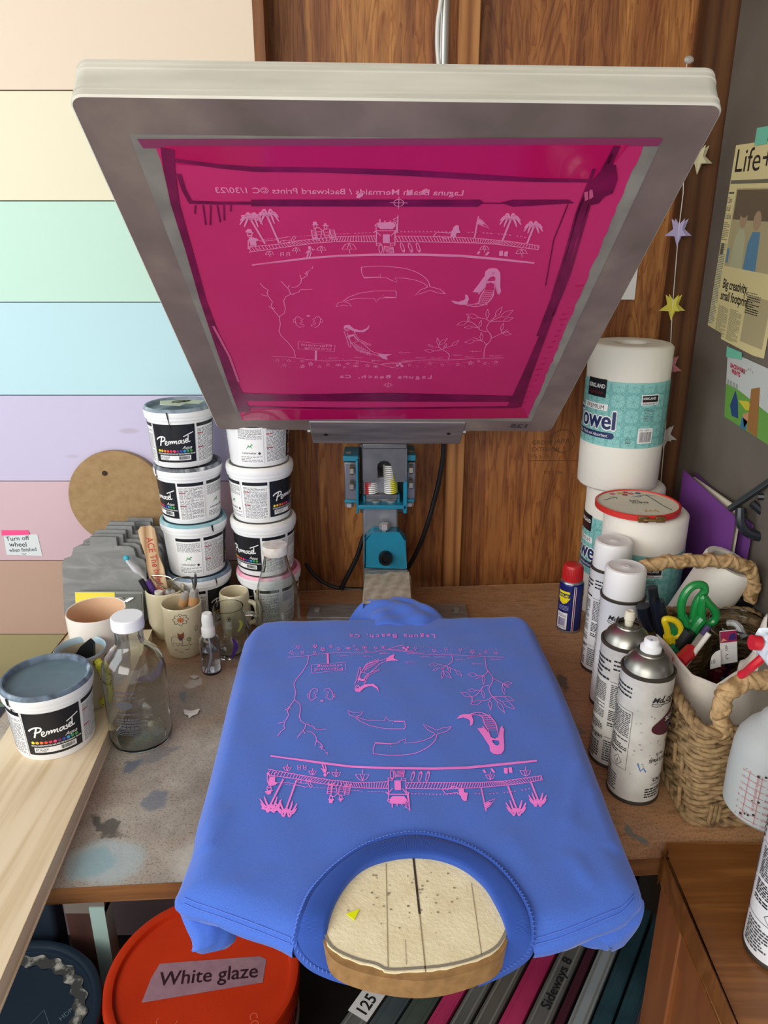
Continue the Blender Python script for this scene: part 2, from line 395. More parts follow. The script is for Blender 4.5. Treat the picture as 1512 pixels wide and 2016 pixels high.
def stain(cur, px, py, rx, ry, col, amt=.8, sc=22, rot=0):
    c = atz(px, py, T); mp = nt.nodes.new('ShaderNodeMapping'); mp.vector_type = 'TEXTURE'; mp.inputs['Location'].default_value = (c.x, c.y, T)
    mp.inputs['Rotation'].default_value = (0, 0, rot); mp.inputs['Scale'].default_value = (rx, ry, 1)
    ds = nt.nodes.new('ShaderNodeVectorMath'); ds.operation = 'ADD'
    nn = nt.nodes.new('ShaderNodeTexNoise'); nn.inputs['Scale'].default_value = sc; nn.inputs['Detail'].default_value = 5; L.new(tc, nn.inputs['Vector'])
    s2 = nt.nodes.new('ShaderNodeVectorMath'); s2.operation = 'MULTIPLY_ADD'; s2.inputs[1].default_value = (.05, .05, 0); s2.inputs[2].default_value = (-.025, -.025, 0)
    L.new(nn.outputs['Color'], s2.inputs[0]); L.new(tc, ds.inputs[0]); L.new(s2.outputs[0], ds.inputs[1]); L.new(ds.outputs[0], mp.inputs['Vector'])
    ln = nt.nodes.new('ShaderNodeVectorMath'); ln.operation = 'LENGTH'; L.new(mp.outputs[0], ln.inputs[0])
    r = nt.nodes.new('ShaderNodeMapRange'); r.inputs[1].default_value = 1.15; r.inputs[2].default_value = .75; r.inputs[4].default_value = amt; L.new(ln.outputs['Value'], r.inputs[0])
    return mixc(nt, r.outputs[0], cur, col)
for s_ in ((420, 1690, .05, .03, 'c9c4ba', .6), (215, 1690, .04, .03, 'a8b8bb', .7), (300, 1490, .03, .012, '5d6570', .5, 30, .6), (260, 1510, .016, .007, '5d6878', .75, 30, .8),
           (310, 1575, .011, .017, '626e7c', .7), (365, 1370, .008, .02, '6a7880', .8), (207, 1625, .03, .007, '45423f', .8, 40, -.7), (180, 1700, .022, .018, '7fa3ad', .6),
           (1108, 1345, .008, .022, '5a5650', .85, 30), (1245, 1640, .022, .006, '6a7a76', .8, 40, -.9), (1142, 1435, .007, .01, '5e7a70', .6),
           (385, 1345, .012, .008, 'c6c0b4', .7), (170, 1480, .02, .01, 'b9a894', .5), (250, 1440, .01, .02, '5e5852', .4)):
    cur = stain(cur, *s_)
L.new(cur, N['Principled BSDF'].inputs['Base Color'])
EDGE = wood('bench_edge', '6e4524', '8d5e34', '57351b', 'x', 60, .7)
bench = thing('workbench', 'plywood workbench top smeared with grey paint under the shirt press', 'workbench', (0, 0, 0))
FR = lambda x: .6145+.061*x
BK = lambda x: 1.280+.074*x
poly = [(-.52, FR(-.52)), (.510, FR(.510)), (.510, BK(.510)), (-.2, BK(-.2)), (-.22, 1.255), (-.52, 1.255)]
m = M().prism(poly, T-.02, T, 1, mtop=0)
m.build('tabletop', [BT, EDGE], bench, world=True, bevel=.0015)
LEGW = mat('dark_red_wood', '4a2a22', .7, col2='38201a', scale=30)
M().box(-.546, 1.0, 0, -.504, 1.04, .42).box(-.548, 1.0, .42, -.478, 1.04, T-.02, 1).build('leg', [LEGW, mat('grey_post', '6e665e', .8)], bench, world=True)
M().box(.44, .75, 0, .50, .81, T-.02).build('leg', LEGW, bench, world=True)
M().box(-.40, 1.17, 0, -.34, 1.22, T-.02).build('leg', LEGW, bench, world=True)
M().box(.44, 1.19, 0, .50, 1.25, T-.02).build('leg', LEGW, bench, world=True)
M().box(-.504, .997, .0, -.478, 1.03, .435).build('brace', mat('mint_painted_wood', '9fb8b0', .6), bench, world=True, label='mint painted board fixed beside the leg')
M().box(-.49, .80, T-.08, .50, .82, T-.02).build('apron', mat('apron_wood', '6e625a', .7), bench, world=True)
# things stored under the bench
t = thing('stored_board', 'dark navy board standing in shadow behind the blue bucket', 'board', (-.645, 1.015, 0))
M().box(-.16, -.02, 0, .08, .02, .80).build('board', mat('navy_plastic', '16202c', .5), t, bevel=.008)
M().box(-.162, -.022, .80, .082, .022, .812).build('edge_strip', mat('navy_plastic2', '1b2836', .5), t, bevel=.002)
# ================================================================ plank on the left
PL = mat('pale_pine', 'c8ae88', .5, col2='e2cfb0', col3='dcc7a6', scale=46, stretch=(1, .035, 1), contrast=(.36, .6), detail=3, dist=.35)
pr0 = atz(298, 1240, T+.022); pr1 = atz(80, 1745, T+.022)
d = (pr1-pr0).normalized(); nrm = Vector((d.y, -d.x, 0)); nrm = -nrm if nrm.x > 0 else nrm
far = pr0; near = pr0 + d*.98; W_ = .127
q = [far, near, near+nrm*W_, far+nrm*W_]
plank = M().prism([(p.x, p.y) for p in q], T, T+.022).build('pine_plank', PL, bevel=.0015)
tag(plank, 'pale pine plank lying over the left side of the workbench', 'plank')
# ================================================================ press, screen frame
SO = ORG + ray(757.5, 848)/ray(757.5, 848).length * 0
def cam_pt(px, py, depth): return ORG + ray(px, py)*depth     # ray() is normalised to unit depth along the view axis
H0 = cam_pt(757.5, 848, 1.171); N0 = cam_pt(784.5, 196, .589)
SL = (N0-H0).length; SV = (N0-H0).normalized(); SX = (Vector((1, 0, 0))-SV*SV.x).normalized(); SN = SX.cross(SV)
if SN.z < 0: SN = -SN
def scr(px, py):
    d = ray(px, py); tt = (H0-ORG).dot(SN)/d.dot(SN); p = ORG+d*tt-H0
    return (p.dot(SX), p.dot(SV))
def scr3(x, v, h): return tuple(H0+SX*x+SV*v-SN*h)
SMX = Matrix(((SX.x, SV.x, SN.x, H0.x), (SX.y, SV.y, SN.y, H0.y), (SX.z, SV.z, SN.z, H0.z), (0, 0, 0, 1)))
scrn = thing('silk_screen', 'aluminium framed silk screen with magenta emulsion raised over the blue shirt', 'printing screen', tuple(H0))
ALU = mat('dirty_aluminium', 'cfcabc', .45, .12, col2='b9b4a6', scale=25, stretch=(.3, 2, 2), contrast=(.35, .75))
GLUE = mat('mesh_glued_aluminium', '74665f', .5, .1, col2='9a897e', scale=12, contrast=(.3, .7), col3='84736f')
HW = .254; SLn = .613; FB = .038
def rrect(off, r=.012, n=6):
    rr = max(r-off, .0015); x1 = HW-off; y0 = off; y1 = SLn-off; out = []
    for cx, cy, a0 in ((x1-rr, y0+rr, -pi/2), (x1-rr, y1-rr, 0), (-x1+rr, y1-rr, pi/2), (-x1+rr, y0+rr, pi)):
        for k in range(n+1): a = a0+pi/2*k/n; out.append((cx+rr*cos(a), cy+rr*sin(a)))
    return out
prof = [(FB, 0), (.0015, 0), (0, .0015), (0, .006), (.0012, .0065), (.0012, .0085), (0, .009), (0, .010), (.0008, .0105), (.0008, .028), (0, .0285), (0, .0315), (.0012, .032), (.0012, .034), (0, .0345), (0, .0365), (.0015, .038), (FB, .038)]
vs = []; fs = []; mi = []; np_ = len(rrect(0))
for off, h in prof: vs += [scr3(x, y, -h) for x, y in rrect(off)]
K = len(prof)
for k in range(K):
    k2 = (k+1) % K
    for i in range(np_):
        j = (i+1) % np_; fs.append((k*np_+i, k*np_+j, k2*np_+j, k2*np_+i)); mi.append(1 if k == 0 else 0)
m = M(); m.v = vs; m.f = fs; m.mi = mi
m.build('frame', [ALU, GLUE], scrn, world=True, angle=25)
EMU = mat('magenta_emulsion', 'f2408a', .34, col2='e2387e', scale=5, contrast=(.3, .7), transl=.32, spec=.3)
MESH = mat('bare_mesh', 'aba8a0', .5, col2='8f8a86', scale=20, transl=.3)
DEEP = mat('emulsion_deep', 'cc1464', .12, coat=.6, transl=.15); DARK = mat('emulsion_drip', '841050', .25, col2='6a0c40', scale=40)
ARTP = mat('open_stencil', 'ffa4d6', .5, transl=.3); PINKE = mat('emulsion_light', 'cf5a88', .3)
m = M().add([scr3(x, v, .0003) for x, v in ((-.217, .037), (.217, .037), (.217, SLn-.037), (-.217, SLn-.037))], [(0, 1, 2, 3)])
m.build('mesh', MESH, scrn, world=True, label='bare silver mesh along the inside of the frame')
def jag(p0, p1, n, amp):
    out = []
    for i in range(n): t_ = i/n; out.append((p0[0]+(p1[0]-p0[0])*t_+random.uniform(-amp, amp), p0[1]+(p1[1]-p0[1])*t_+random.uniform(-amp*.4, amp*.4)))
    return out
S = lambda *pts: [scr(*p) for p in pts]
A_ = S((305, 283), (1272, 272), (1040, 822), (476, 826)); A_ = jag(A_[0], A_[1], 8, .0008)+jag(A_[1], A_[2], 60, .0011)+jag(A_[2], A_[3], 10, .001)+jag(A_[3], A_[0], 30, .0015)
F = Flat().poly(A_, 0, 0)
m = F.emit(scr3, off=.0007); m.build('emulsion', [EMU], scrn, world=True)
F = Flat()
F.poly(S((270, 272), (1305, 270), (1296, 286), (282, 290)), 3, 1)
F.poly(S((322, 286), (1238, 283), (1205, 325), (1165, 352), (1050, 350), (950, 346), (800, 337), (650, 333), (500, 331), (350, 322)), 0, 2)
F.stroke(S((335, 312), (430, 325), (500, 331), (650, 333), (800, 338), (950, 347), (1050, 352), (1165, 354)), [.004, .005, .006, .006, .007, .007, .005, .004], 1, 3)
F.poly(S((495, 391), (945, 391), (952, 397), (940, 405), (495, 404)), 1, 3); F.poly(S((985, 397), (1010, 391), (1120, 391), (1130, 398), (1010, 405)), 1, 3)
F.stroke(S((372, 396), (430, 398), (495, 398)), .004, 1, 3); F.stroke(S((950, 398), (990, 398)), .0012, 1, 3)
for x in (385, 400, 415, 428, 441, 455): F.stroke(S((x, 402), (x+random.uniform(-2, 6), 402+random.uniform(12, 45))), .0015, 1, 3)
F.stroke(S((330, 290), (333, 330), (345, 400), (372, 490), (400, 590), (432, 680), (462, 760), (482, 810)), [.011, .010, .008, .007, .007, .010, .014, .018], 1, 4)
F.stroke(S((352, 340), (362, 372), (375, 396)), .004, 1, 4); F.stroke(S((420, 640), (452, 700), (470, 750)), .003, 2, 5)
F.poly(S((470, 772), (560, 775), (760, 772), (900, 775), (1010, 778), (1005, 790), (470, 788)), 1, 3)
F.stroke(S((480, 800), (700, 803), (1020, 800)), .006, 1, 3); F.poly(S((476, 806), (1030, 802), (1038, 822), (480, 826)), 0, 2)
F.stroke(S((1215, 285), (1185, 345), (1150, 400), (1128, 470), (1105, 560), (1072, 650), (1040, 730), (1012, 800)), [.006, .008, .01, .006, .007, .008, .012, .02], 1, 4)
F.stroke(S((1170, 330), (1135, 420), (1113, 500), (1085, 590), (1058, 660)), .003, 1, 4); F.stroke(S((1205, 300), (1160, 400), (1120, 540), (1088, 620)), .003, 1, 4)
F.poly(S((1195, 320), (1212, 322), (1216, 350), (1206, 378), (1190, 385), (1178, 398), (1160, 402), (1150, 380), (1168, 350)), 1, 5)
F.poly(S((1160, 372), (1166, 370), (1168, 385), (1160, 390)), 2, 6); F.poly(S((1150, 376), (1157, 374), (1158, 390), (1151, 393)), 2, 6)
F.stroke(S((1118, 400), (1090, 470), (1074, 560)), .0012, 1, 4)
for i in range(22):
    y = 560+i*11; x = 1148-(y-560)*.49; F.stroke(S((x, y), (x-random.uniform(6, 16), y+2)), .0022, 0, 4)
F.emit(scr3, off=.0008).build('emulsion_drips', [DEEP, DARK, PINKE, mat('pink_stained_mesh', '8c3a60', .3)], scrn, world=True, label='dark glossy emulsion drips')
F = Flat().text('125', 0, 0, .017, 0, 1, bold=.03, sx=1.15)
c = scr(1042, 838); F2 = Flat()
for vs_, fs_, k, lay in F.items: F2.raw([(c[0]-v[0], c[1]+v[1]-.006) for v in vs_], fs_, 0, 1)
F2.emit(scr3, off=.0004).build('mesh_count', [mat('marker_grey', '46414c', .6)], scrn, world=True)
# ================================================================ the artwork (shared by the screen and the shirt print)
ART = []      # ('s', pts, w) strokes and ('p', pts) fills in screen coordinates (x, v)
def P_(s, off):
    out = []
    for q in s.split():
        a, b = q.split(','); out.append(scr(off+float(a)/4.2, 360+float(b)/4.2))
    return out
OFF = [440]
def s_(s, w=1.0, sm=0):
    p = P_(s, OFF[0])
    if sm: p = [(v.x, v.y) for v in smooth_pts([(a, b, 0) for a, b in p], sm)]
    ART.append(('s', p, .00084*w))
def p_(s): ART.append(('p', P_(s, OFF[0]), 0))
def pl(L): return ' '.join('%g,%g' % q for q in L)
def dot_(x, y, r, ry=None, fill=True, w=.8):
    q = pl([(x+r*cos(a*pi/5), y+(ry or r)*sin(a*pi/5)) for a in range(10)])
    if fill: p_(q)
    else: s_(q+' '+q.split()[0], w)
def hatch(top, bot, n, slant):
    def at(L, t):
        tt = t*(len(L)-1); i = min(int(tt), len(L)-2); f = tt-i; return (L[i][0]+(L[i+1][0]-L[i][0])*f, L[i][1]+(L[i+1][1]-L[i][1])*f)
    for i in range(n):
        a = at(top, i/n); b = at(bot, min(1, i/n+slant)); s_(pl([a, b]), .9)
def palm(cx, cy, r, tx, ty):
    s_('%g,%g %g,%g' % (cx, cy, tx, ty), 2.2)
    for ex, ey in ((-1, .35), (-.95, -.02), (-.5, -.45), (-.6, .55), (1, .35), (.95, -.02), (.45, -.45), (.6, .55)):
        e = (cx+r*ex, cy+r*ey); mid = (cx+r*ex*.5, cy+r*(ey*.5-.40))
        dr = r*.06
        e = (e[0], e[1]+dr); wpts = [(cx, cy), mid, e]
        pts = [(v.x, v.y) for v in smooth_pts([(x, y, 0) for x, y in P_(pl(wpts), OFF[0])], 4)]
        n = len(pts); ART.append(('s', pts, [.0008+.0013*sin(pi*min(i/(n-1)*.9+.08, 1)) for i in range(n)]))
def leaf(x0, y0, x1, y1, k=.17):
    dx, dy = x1-x0, y1-y0
    for sg in (1, -1):
        s_(pl([(x0, y0), (x0+dx*.4-dy*k*sg, y0+dy*.4+dx*k*sg), (x0+dx*.75-dy*k*.5*sg, y0+dy*.75+dx*k*.5*sg), (x1, y1)]), .7, 3)
def star(x, y, r, w=.6):
    q = [(x+(r if i % 2 == 0 else r*.45)*cos(-pi/2+i*pi/5), y+(r if i % 2 == 0 else r*.45)*.75*sin(-pi/2+i*pi/5)) for i in range(10)]
    s_(pl(q+[q[0]]), w)
def umbrella(x, y, r):
    s_(pl([(x-r, y), (x-r*.6, y-r*.6), (x, y-r*.85), (x+r*.6, y-r*.6), (x+r, y), (x-r, y)]), .9)
    s_(pl([(x, y-r*.85), (x-r*.3, y)]), .8); s_(pl([(x, y-r*.85), (x+r*.3, y)]), .8); s_(pl([(x, y), (x+r*.1, y+r*.6)]), .9)
def minnow(x, y, l): s_(pl([(x-l, y+2), (x-l*.5, y-7), (x-l*.5, y+8), (x-l, y+2), (x+l, y)]), .6); s_(pl([(x-l*.4, y+5), (x+l*.5, y+4)]), .5)
def board(x, y): q = [(x+14*cos(a)*.9+(-sin(a))*(-12), y+40*sin(a)) for a in [i*pi/7 for i in range(14)]]; s_(pl(q+[q[0]]), .9); p_(pl([(x+2, y+20), (x+24, y+18), (x+16, y+40)]))
topA = [(205, 522), (450, 500), (620, 470), (900, 440), (1080, 432), (1260, 430)]; botA = [(210, 566), (500, 525), (760, 490), (1000, 475), (1265, 480)]
s_(pl(topA), 1.1); s_(pl(botA), 1.2); hatch(topA, botA, 44, .022)
s_('236,672 450,645 700,612 950,594 1260,583', 2.6); s_('238,668 450,650 700,620 950,600 1260,591', 1.5)
for i in range(30):
    x = 330+i*30; y = 460-(x-330)*.105+(x-330)**2*.00005
    if random.random() < .8: s_(pl([(x, y), (x+20, y-1)]), .6)
palm(230, 300, 95, 345, 497); palm(365, 272, 95, 460, 490)
s_('147,268 185,262 240,250 300,262', 3)
# man in hat, dogs, people on the bench, jogger
p_('187,385 205,372 232,378 238,400 250,402 248,412 182,400 184,390'); dot_(218, 420, 20, 22, False, 1); s_('205,425 232,428', 1.6); s_('218,440 218,455 205,470 205,540', 1.2)
p_('208,455 235,440 275,450 290,470 270,475 275,510 225,510 215,480'); s_('275,455 300,470 325,475 420,465 540,435', .8); s_('225,510 215,545', 1.2); s_('262,510 270,540 300,540', 1.2)
s_('480,505 470,475 500,468 560,465 575,440 590,430 598,450 580,460 590,500', .9); s_('500,470 500,500', .8); s_('545,470 548,500', .8); s_('560,465 575,495', .8)
for x0 in (725, 880):
    s_(pl([(x0, 380), (x0+20, 475)]), 1.1); s_(pl([(x0+35, 380), (x0+58, 470)]), 1.1)
    for k in range(6): s_(pl([(x0+2+k*3, 385+k*15), (x0+38+k*3, 382+k*15)]), 1)
p_('738,315 770,312 775,332 785,335 783,342 735,342 732,335 742,333'); dot_(760, 352, 14, 14, False, 1); s_('745,370 790,362 815,385 805,440 830,475', 1.1); s_('760,370 765,440 790,470', 1.1); s_('748,400 805,395', 1); s_('752,425 800,420', 1); s_('745,450 820,448', 1)
p_('832,328 850,326 852,340 872,345 870,350 820,347 822,341 832,340'); dot_(845, 358, 12, 12, False, 1); s_('825,378 880,372 872,430 900,465', 1.1); s_('825,378 835,430 860,470', 1.1); s_('838,400 868,398', 1); s_('830,430 880,428', 1)
dot_(712, 528, 14); p_('728,528 745,545 758,535 750,552 730,548'); s_('705,545 690,565 680,575', 1.2); s_('715,545 725,570 712,605', 1.5); s_('705,548 700,580 690,608', 1.8); p_('698,545 722,545 728,570 700,572')
umbrella(382, 585, 36); umbrella(603, 555, 34); umbrella(810, 550, 40); umbrella(1040, 540, 60)
for x in (485, 535): s_(pl([(x-12, 570), (x+14, 566), (x+12, 580), (x-10, 582), (x-12, 570)]), .9); s_(pl([(x-12, 582), (x-10, 600)]), .9); s_(pl([(x+12, 580), (x+14, 596)]), .9)
# lifeguard tower
p_('1268,350 1275,330 1300,322 1400,322 1420,332 1422,350 1400,374 1300,374'); s_('1250,345 1280,322 1420,318 1432,345', 1.2); s_('1250,345 1262,350 1262,395', 1); s_('1432,345 1425,395', 1)
s_('1238,404 1265,388 1425,388 1445,400 1420,408', 1.4); s_('1265,390 1265,508 1300,510 1300,490 1265,490', 1.3); s_('1418,390 1418,508 1380,510 1380,490 1418,490', 1.3)
p_('1318,418 1375,418 1375,490 1318,490'); s_('1270,400 1300,430', 1); s_('1415,400 1385,430', 1); s_('1293,320 1293,290', 1.4); s_('1335,318 1336,302', 1.2); s_('1378,318 1378,304', 1.2)
s_('1443,262 1436,400', 1.3); s_('1440,280 1400,292 1418,300 1405,310 1438,305', 1.1)
for k in range(5): s_(pl([(1330+k*3, 517+k*11), (1400, 525+k*11)]), 1.2)
s_('1330,512 1325,570', 1); s_('1400,520 1408,572', 1.2)
s_(pl([(1300+15*cos(a*pi/6), 535+38*sin(a*pi/6)) for a in range(13)]), 1)
# coral
for q in ('595,1435 585,1380 540,1320 480,1260 458,1220 472,1160 460,1100 420,1050 395,1010 405,975 370,930 310,918', '370,930 360,900 370,878 335,858 303,822', '415,1040 372,1012', '412,1040 425,1028',
          '460,1100 505,1070 512,1030 498,970 515,935 555,915 585,915', '555,915 545,880 530,862 475,805', '530,862 548,838', '560,915 625,895 632,878 735,873', '562,860 610,850 640,820 645,790 690,760 700,735', '705,722 718,715', '722,700 735,700 738,684',
          '645,790 632,752', '680,748 672,738', '683,750 692,722'): s_(q, .95)
for mx_ in (lambda x: x, lambda x: 1396-x):
    f = lambda L: pl([(mx_(a), b) for a, b in L])
    s_(f([(600, 1102), (622, 1098), (645, 1118), (662, 1120), (640, 1132), (655, 1145), (630, 1152), (640, 1162), (665, 1162), (666, 1182), (628, 1188), (602, 1165), (592, 1125), (600, 1102)]), .9)
    s_(f([(592, 1125), (577, 1120), (578, 1145), (595, 1146)]), .9); dot_(mx_(618), 1108, 2.5)
p_('685,1088 718,1088 712,1098 694,1099')
s_('620,1305 923,1337 918,1392 617,1365 620,1305', .8); s_('766,1380 764,1462', 3.2)
TXT = [('Mermaid', 898, 1354, .0078, -.10), ('crossing', 895, 1377, .0075, -.10)]
s_('408,1428 560,1435 700,1455 850,1468 1040,1460 1160,1470 1300,1495 1390,1520 1450,1527', .95); s_('1310,1493 1400,1488 1520,1478', .9)
for x, y, r, w in ((445, 1465, 20, .6), (540, 1462, 18, .6), (505, 1503, 20, .6), (650, 1468, 16, .7), (722, 1492, 22, 1.3), (655, 1512, 20, 1.4), (795, 1515, 17, .8), (865, 1498, 18, .7), (1028, 1490, 16, .7), (1105, 1480, 16, .7), (1192, 1505, 20, .8), (1000, 1518, 12, .6)): star(x, y, r, w)
for x, y in ((948, 1500), (1092, 1508), (1258, 1512)): dot_(x, y, 20, 8, False); dot_(x, y, 8, 5)
for k in range(110): x = random.uniform(415, 1290); y = 1445+random.random()**1.5*80+(20 if x > 1100 else 0); dot_(x, y, 1.8)
for x, y in ((910, 1440), (1120, 1435), (1270, 1462)): minnow(x, y, 40)
# small mermaid
p_('992,1200 1000,1172 1040,1167 1080,1200 1140,1214 1185,1195 1208,1165 1200,1200 1160,1228 1085,1224 1045,1206 1010,1190'); dot_(1020, 1205, 17, 15, False, 1); s_('1010,1205 1030,1210', 1.5)
s_('995,1222 1015,1265 1038,1345 1050,1352 1055,1345 1045,1290 1025,1235', 1, 2); s_('1080,1225 1125,1290 1215,1330 1210,1337 1150,1315 1095,1285 1080,1250', 1, 2)
p_('1022,1258 1050,1250 1082,1245 1088,1262 1060,1262 1048,1270 1028,1272'); s_('1060,1318 1120,1300', 1); s_('1030,1270 1060,1318', .9); s_('1088,1262 1120,1300', .9)
s_('1060,1318 1100,1370 1160,1395 1240,1410 1290,1428', 1.2, 3); s_('1120,1300 1170,1335 1225,1385 1285,1405', 1.2, 3); p_('1278,1403 1330,1410 1395,1410 1345,1428 1360,1458 1318,1446 1285,1425')
for i in range(8):
    for j in range(5-i//3): dot_(1085+i*17+j*4, 1322+i*10+j*13, 4.5, 3.5, False, .7)
# second sheet of coordinates
OFF[0] = 740
topB = [(160, 432), (500, 435), (800, 448), (1100, 475), (1350, 512)]; botB = [(160, 478), (500, 482), (800, 488), (1000, 500), (1345, 545)]
s_(pl(topB), 1.1); s_(pl(botB), 1.2); hatch(topB, botB, 52, .018); s_('1350,512 1340,548', 1)
s_('0,583 400,583 700,592 1000,618 1310,655', 2.6); s_('0,592 400,592 700,602 1000,628 1310,659', 1.5)
for i in range(34):
    x = 200+i*31; y = 398+max(0, x-480)*.02+max(0, x-800)**2*.00017
    if random.random() < .85: s_(pl([(x, y), (x+20, y)]), .6); s_(pl([(x+6, y), (x+7, y-9)]), .5)
palm(1112, 302, 88, 1048, 465); palm(1302, 362, 78, 1250, 492)
s_('815,445 848,272', 1.6); s_('838,282 880,305 935,366 880,345 828,322', 1.1); p_('838,290 870,305 900,335 870,335 832,318'); dot_(850, 272, 5)
p_('640,360 660,342 685,345 688,380 700,405 665,410 660,440 615,435 620,395 635,380'); s_('615,440 570,455 520,430 490,440 480,425 505,400 600,408 630,395', 1.1); s_('560,440 555,460', 1.1); s_('600,440 600,458', 1.1); s_('640,440 645,465', 1.4)
for x in (220, 285, 350): board(x, 528)
umbrella(897, 545, 40); umbrella(1205, 578, 48)
for q in ('832,578 850,556 866,562 848,585', '900,590 925,560 942,566 918,594', '1020,556 1050,553 1052,595 1018,596', '1062,562 1093,558 1088,600 1058,598'): p_(q)
s_('-120,690 -10,682 120,686 250,702 350,738 415,785 440,825 450,850 530,873 575,910', .95, 3); s_('575,910 500,900 450,880 380,905 325,922 365,880 430,853', .95)
s_('430,850 395,822 330,797 250,782 160,778 175,815 120,795 92,778 -10,772 -100,772 -118,735 -120,690', .95); s_('-100,779 42,771', 1.8); dot_(38, 752, 4)
s_('160,885 170,900 165,940 30,945 2,975 -12,948 -160,948 -220,960 -260,975 -245,1015', .95) if False else None
OFF[0] = 440
s_('1420,885 1430,900 1425,942 1290,946 1262,977 1246,948 1100,948 1040,960 1000,977', .95); s_('1420,885 1260,886 1120,905 1030,940 985,977 945,985 930,1020 990,1002 1060,1015 1040,988 1000,977', .95); s_('1330,938 1420,940', 1.6); dot_(1320, 926, 3.5)
OFF[0] = 740
# large mermaid
p_('900,762 905,725 930,704 970,697 1005,704 1028,735 1030,780 1028,850 1036,895 1018,905 1000,890 985,830 988,775 970,765 950,770 925,792 895,850 860,905 840,898 800,895 850,830 885,780')
s_('925,790 900,850 855,905 845,912', 1.6, 2); s_('985,800 1000,870 1022,912 1008,905 992,850', 1.4, 2); s_('920,800 905,850 895,882 975,884 985,840 980,800', 1, 0); p_('910,806 980,804 985,815 978,828 950,815 915,826')
dot_(968, 742, 9, 7, False, 2.4); s_('895,882 865,930 848,985 820,1000', 1.3, 3); s_('975,884 962,940 915,988 845,1014 790,1012 745,1000', 1.6, 3); s_('848,985 790,1000 745,990', 1, 0)
p_('622,965 680,976 728,962 740,950 738,912 760,925 770,955 750,1002 690,1000 650,990')
for i in range(7):
    for j in range(5): x = 895+j*17-i*8; y = 897+i*16+j*1.5; s_(pl([(x-7, y-4), (x, y+4), (x+7, y-4)]), 1.2)
# plants
for q in ('892,1445 898,1370 915,1335 950,1290 950,1250 920,1210 920,1175 945,1140', '945,1140 905,1118 850,1108', '945,1140 985,1100', '945,1140 1030,1100', '945,1140 1050,1138', '918,1222 870,1215 845,1190 800,1150 755,1140', '845,1190 800,1185', '915,1335 880,1300 820,1300', '880,1300 800,1270', '950,1280 1040,1238', '1040,1238 1035,1215', '1040,1238 1100,1218', '1040,1235 1090,1205',
          '598,1452 608,1425 590,1395 545,1370 520,1355 470,1350', '545,1372 480,1384', '520,1355 520,1335', '545,1370 600,1350 630,1340'): s_(q, .95, 3)
for q in ((920, 1115, 925, 1035), (855, 1190, 872, 1128), (875, 1300, 870, 1228), (765, 1142, 762, 1095), (985, 1100, 1045, 1018), (1030, 1102, 1137, 1046), (1050, 1138, 1135, 1108), (850, 1108, 748, 1080), (755, 1142, 668, 1168), (800, 1185, 730, 1188), (820, 1300, 733, 1311), (1035, 1218, 1055, 1153), (1050, 1238, 1122, 1245),
          (520, 1338, 508, 1273), (522, 1332, 592, 1280), (562, 1365, 586, 1320), (628, 1340, 686, 1296), (472, 1350, 431, 1330), (480, 1384, 400, 1378)): leaf(*q)
s_('40,1493 110,1515 190,1527', .9); s_('50,1490 200,1475 400,1458 600,1458 800,1448 1058,1440', .95)
for x, y, r, w in ((280, 1500, 18, .6), (445, 1488, 20, .7), (550, 1500, 18, .6), (678, 1495, 19, .7), (782, 1484, 22, 1.3), (850, 1468, 15, .7), (902, 1487, 16, .7), (992, 1476, 20, .6)): star(x, y, r, w)
for x, y in ((178, 1504), (200, 1492), (216, 1508)): dot_(x, y, 13, 9)
for k in range(110): x = random.uniform(150, 1030); dot_(x, 1470+random.random()**1.5*50, 1.8)
for x, y, l in ((235, 1395, 48), (255, 1460, 45), (372, 1438, 45), (500, 1440, 55), (676, 1417, 42), (775, 1430, 40), (825, 1386, 50), (992, 1422, 56), (-15, 1462, 25)): minnow(x, y, l)
TITLE = scr(851, 741)
def draw_art(F, m=0, lay=1, head=False):
    for k, pts, w in ART:
        if k == 's': F.stroke(pts, w, m, lay)
        else:
            try: F.poly(pts, m, lay)
            except Exception: pass
    def mir(t, x, v, size, sx=1, bold=0, rot=0):
        G = Flat().text(t, 0, 0, size, 0, 0, sx=sx, bold=bold, rot=rot)
        for vs, fs, _, __ in G.items: F.raw([(x-a, v+b) for a, b in vs], fs, m, lay)
    x = TITLE[0]
    # loose hand lettering, one letter at a time
    for i, ch in enumerate('Laguna Beach, Ca'):
        if ch != ' ': mir(ch, x, TITLE[1]-.004+.0005*sin(i*2.1), .0128, 1.0, .008)
        x -= {' ': .0062, ',': .0052, 'C': .0098, 'L': .0084, 'B': .0090}.get(ch, .0079)
    for t, a, b, sz, rt in TXT:
        c = scr(440+a/4.2, 360+b/4.2); mir(t, c[0], c[1], sz, 1.35, 0, -rt)
    if head:
        c = scr(913, 383); mir('Laguna Beach Mermaids / Backward Prints \u00a9C 1/30/23', c[0], c[1], .0098, 1.02, .01)
        for cx, cy in ((785, 397), (764, 756)):
            c = scr(cx, cy); F.stroke([(c[0]+.0045*cos(i*pi/8), c[1]+.0045*sin(i*pi/8)) for i in range(16)], .0007, m, lay+3, closed=True)
            F.stroke([(c[0]-.008, c[1]), (c[0]+.008, c[1])], .0006, m, lay+3); F.stroke([(c[0], c[1]-.008), (c[0], c[1]+.008)], .0006, m, lay+3)
        for px, py in ((708, 382), (806, 377), (835, 375)): F.poly(S((px-7, py+5), (px-3, py-3), (px+6, py-6), (px+7, py+1), (px, py+6)), m, lay)
F = Flat(); draw_art(F, 0, 3, True)
F.emit(scr3, off=.0009, dz=.00008).build('stencil', [ARTP], scrn, world=True, smooth=False, label='pale pink beach and mermaid stencil, mirrored lettering')
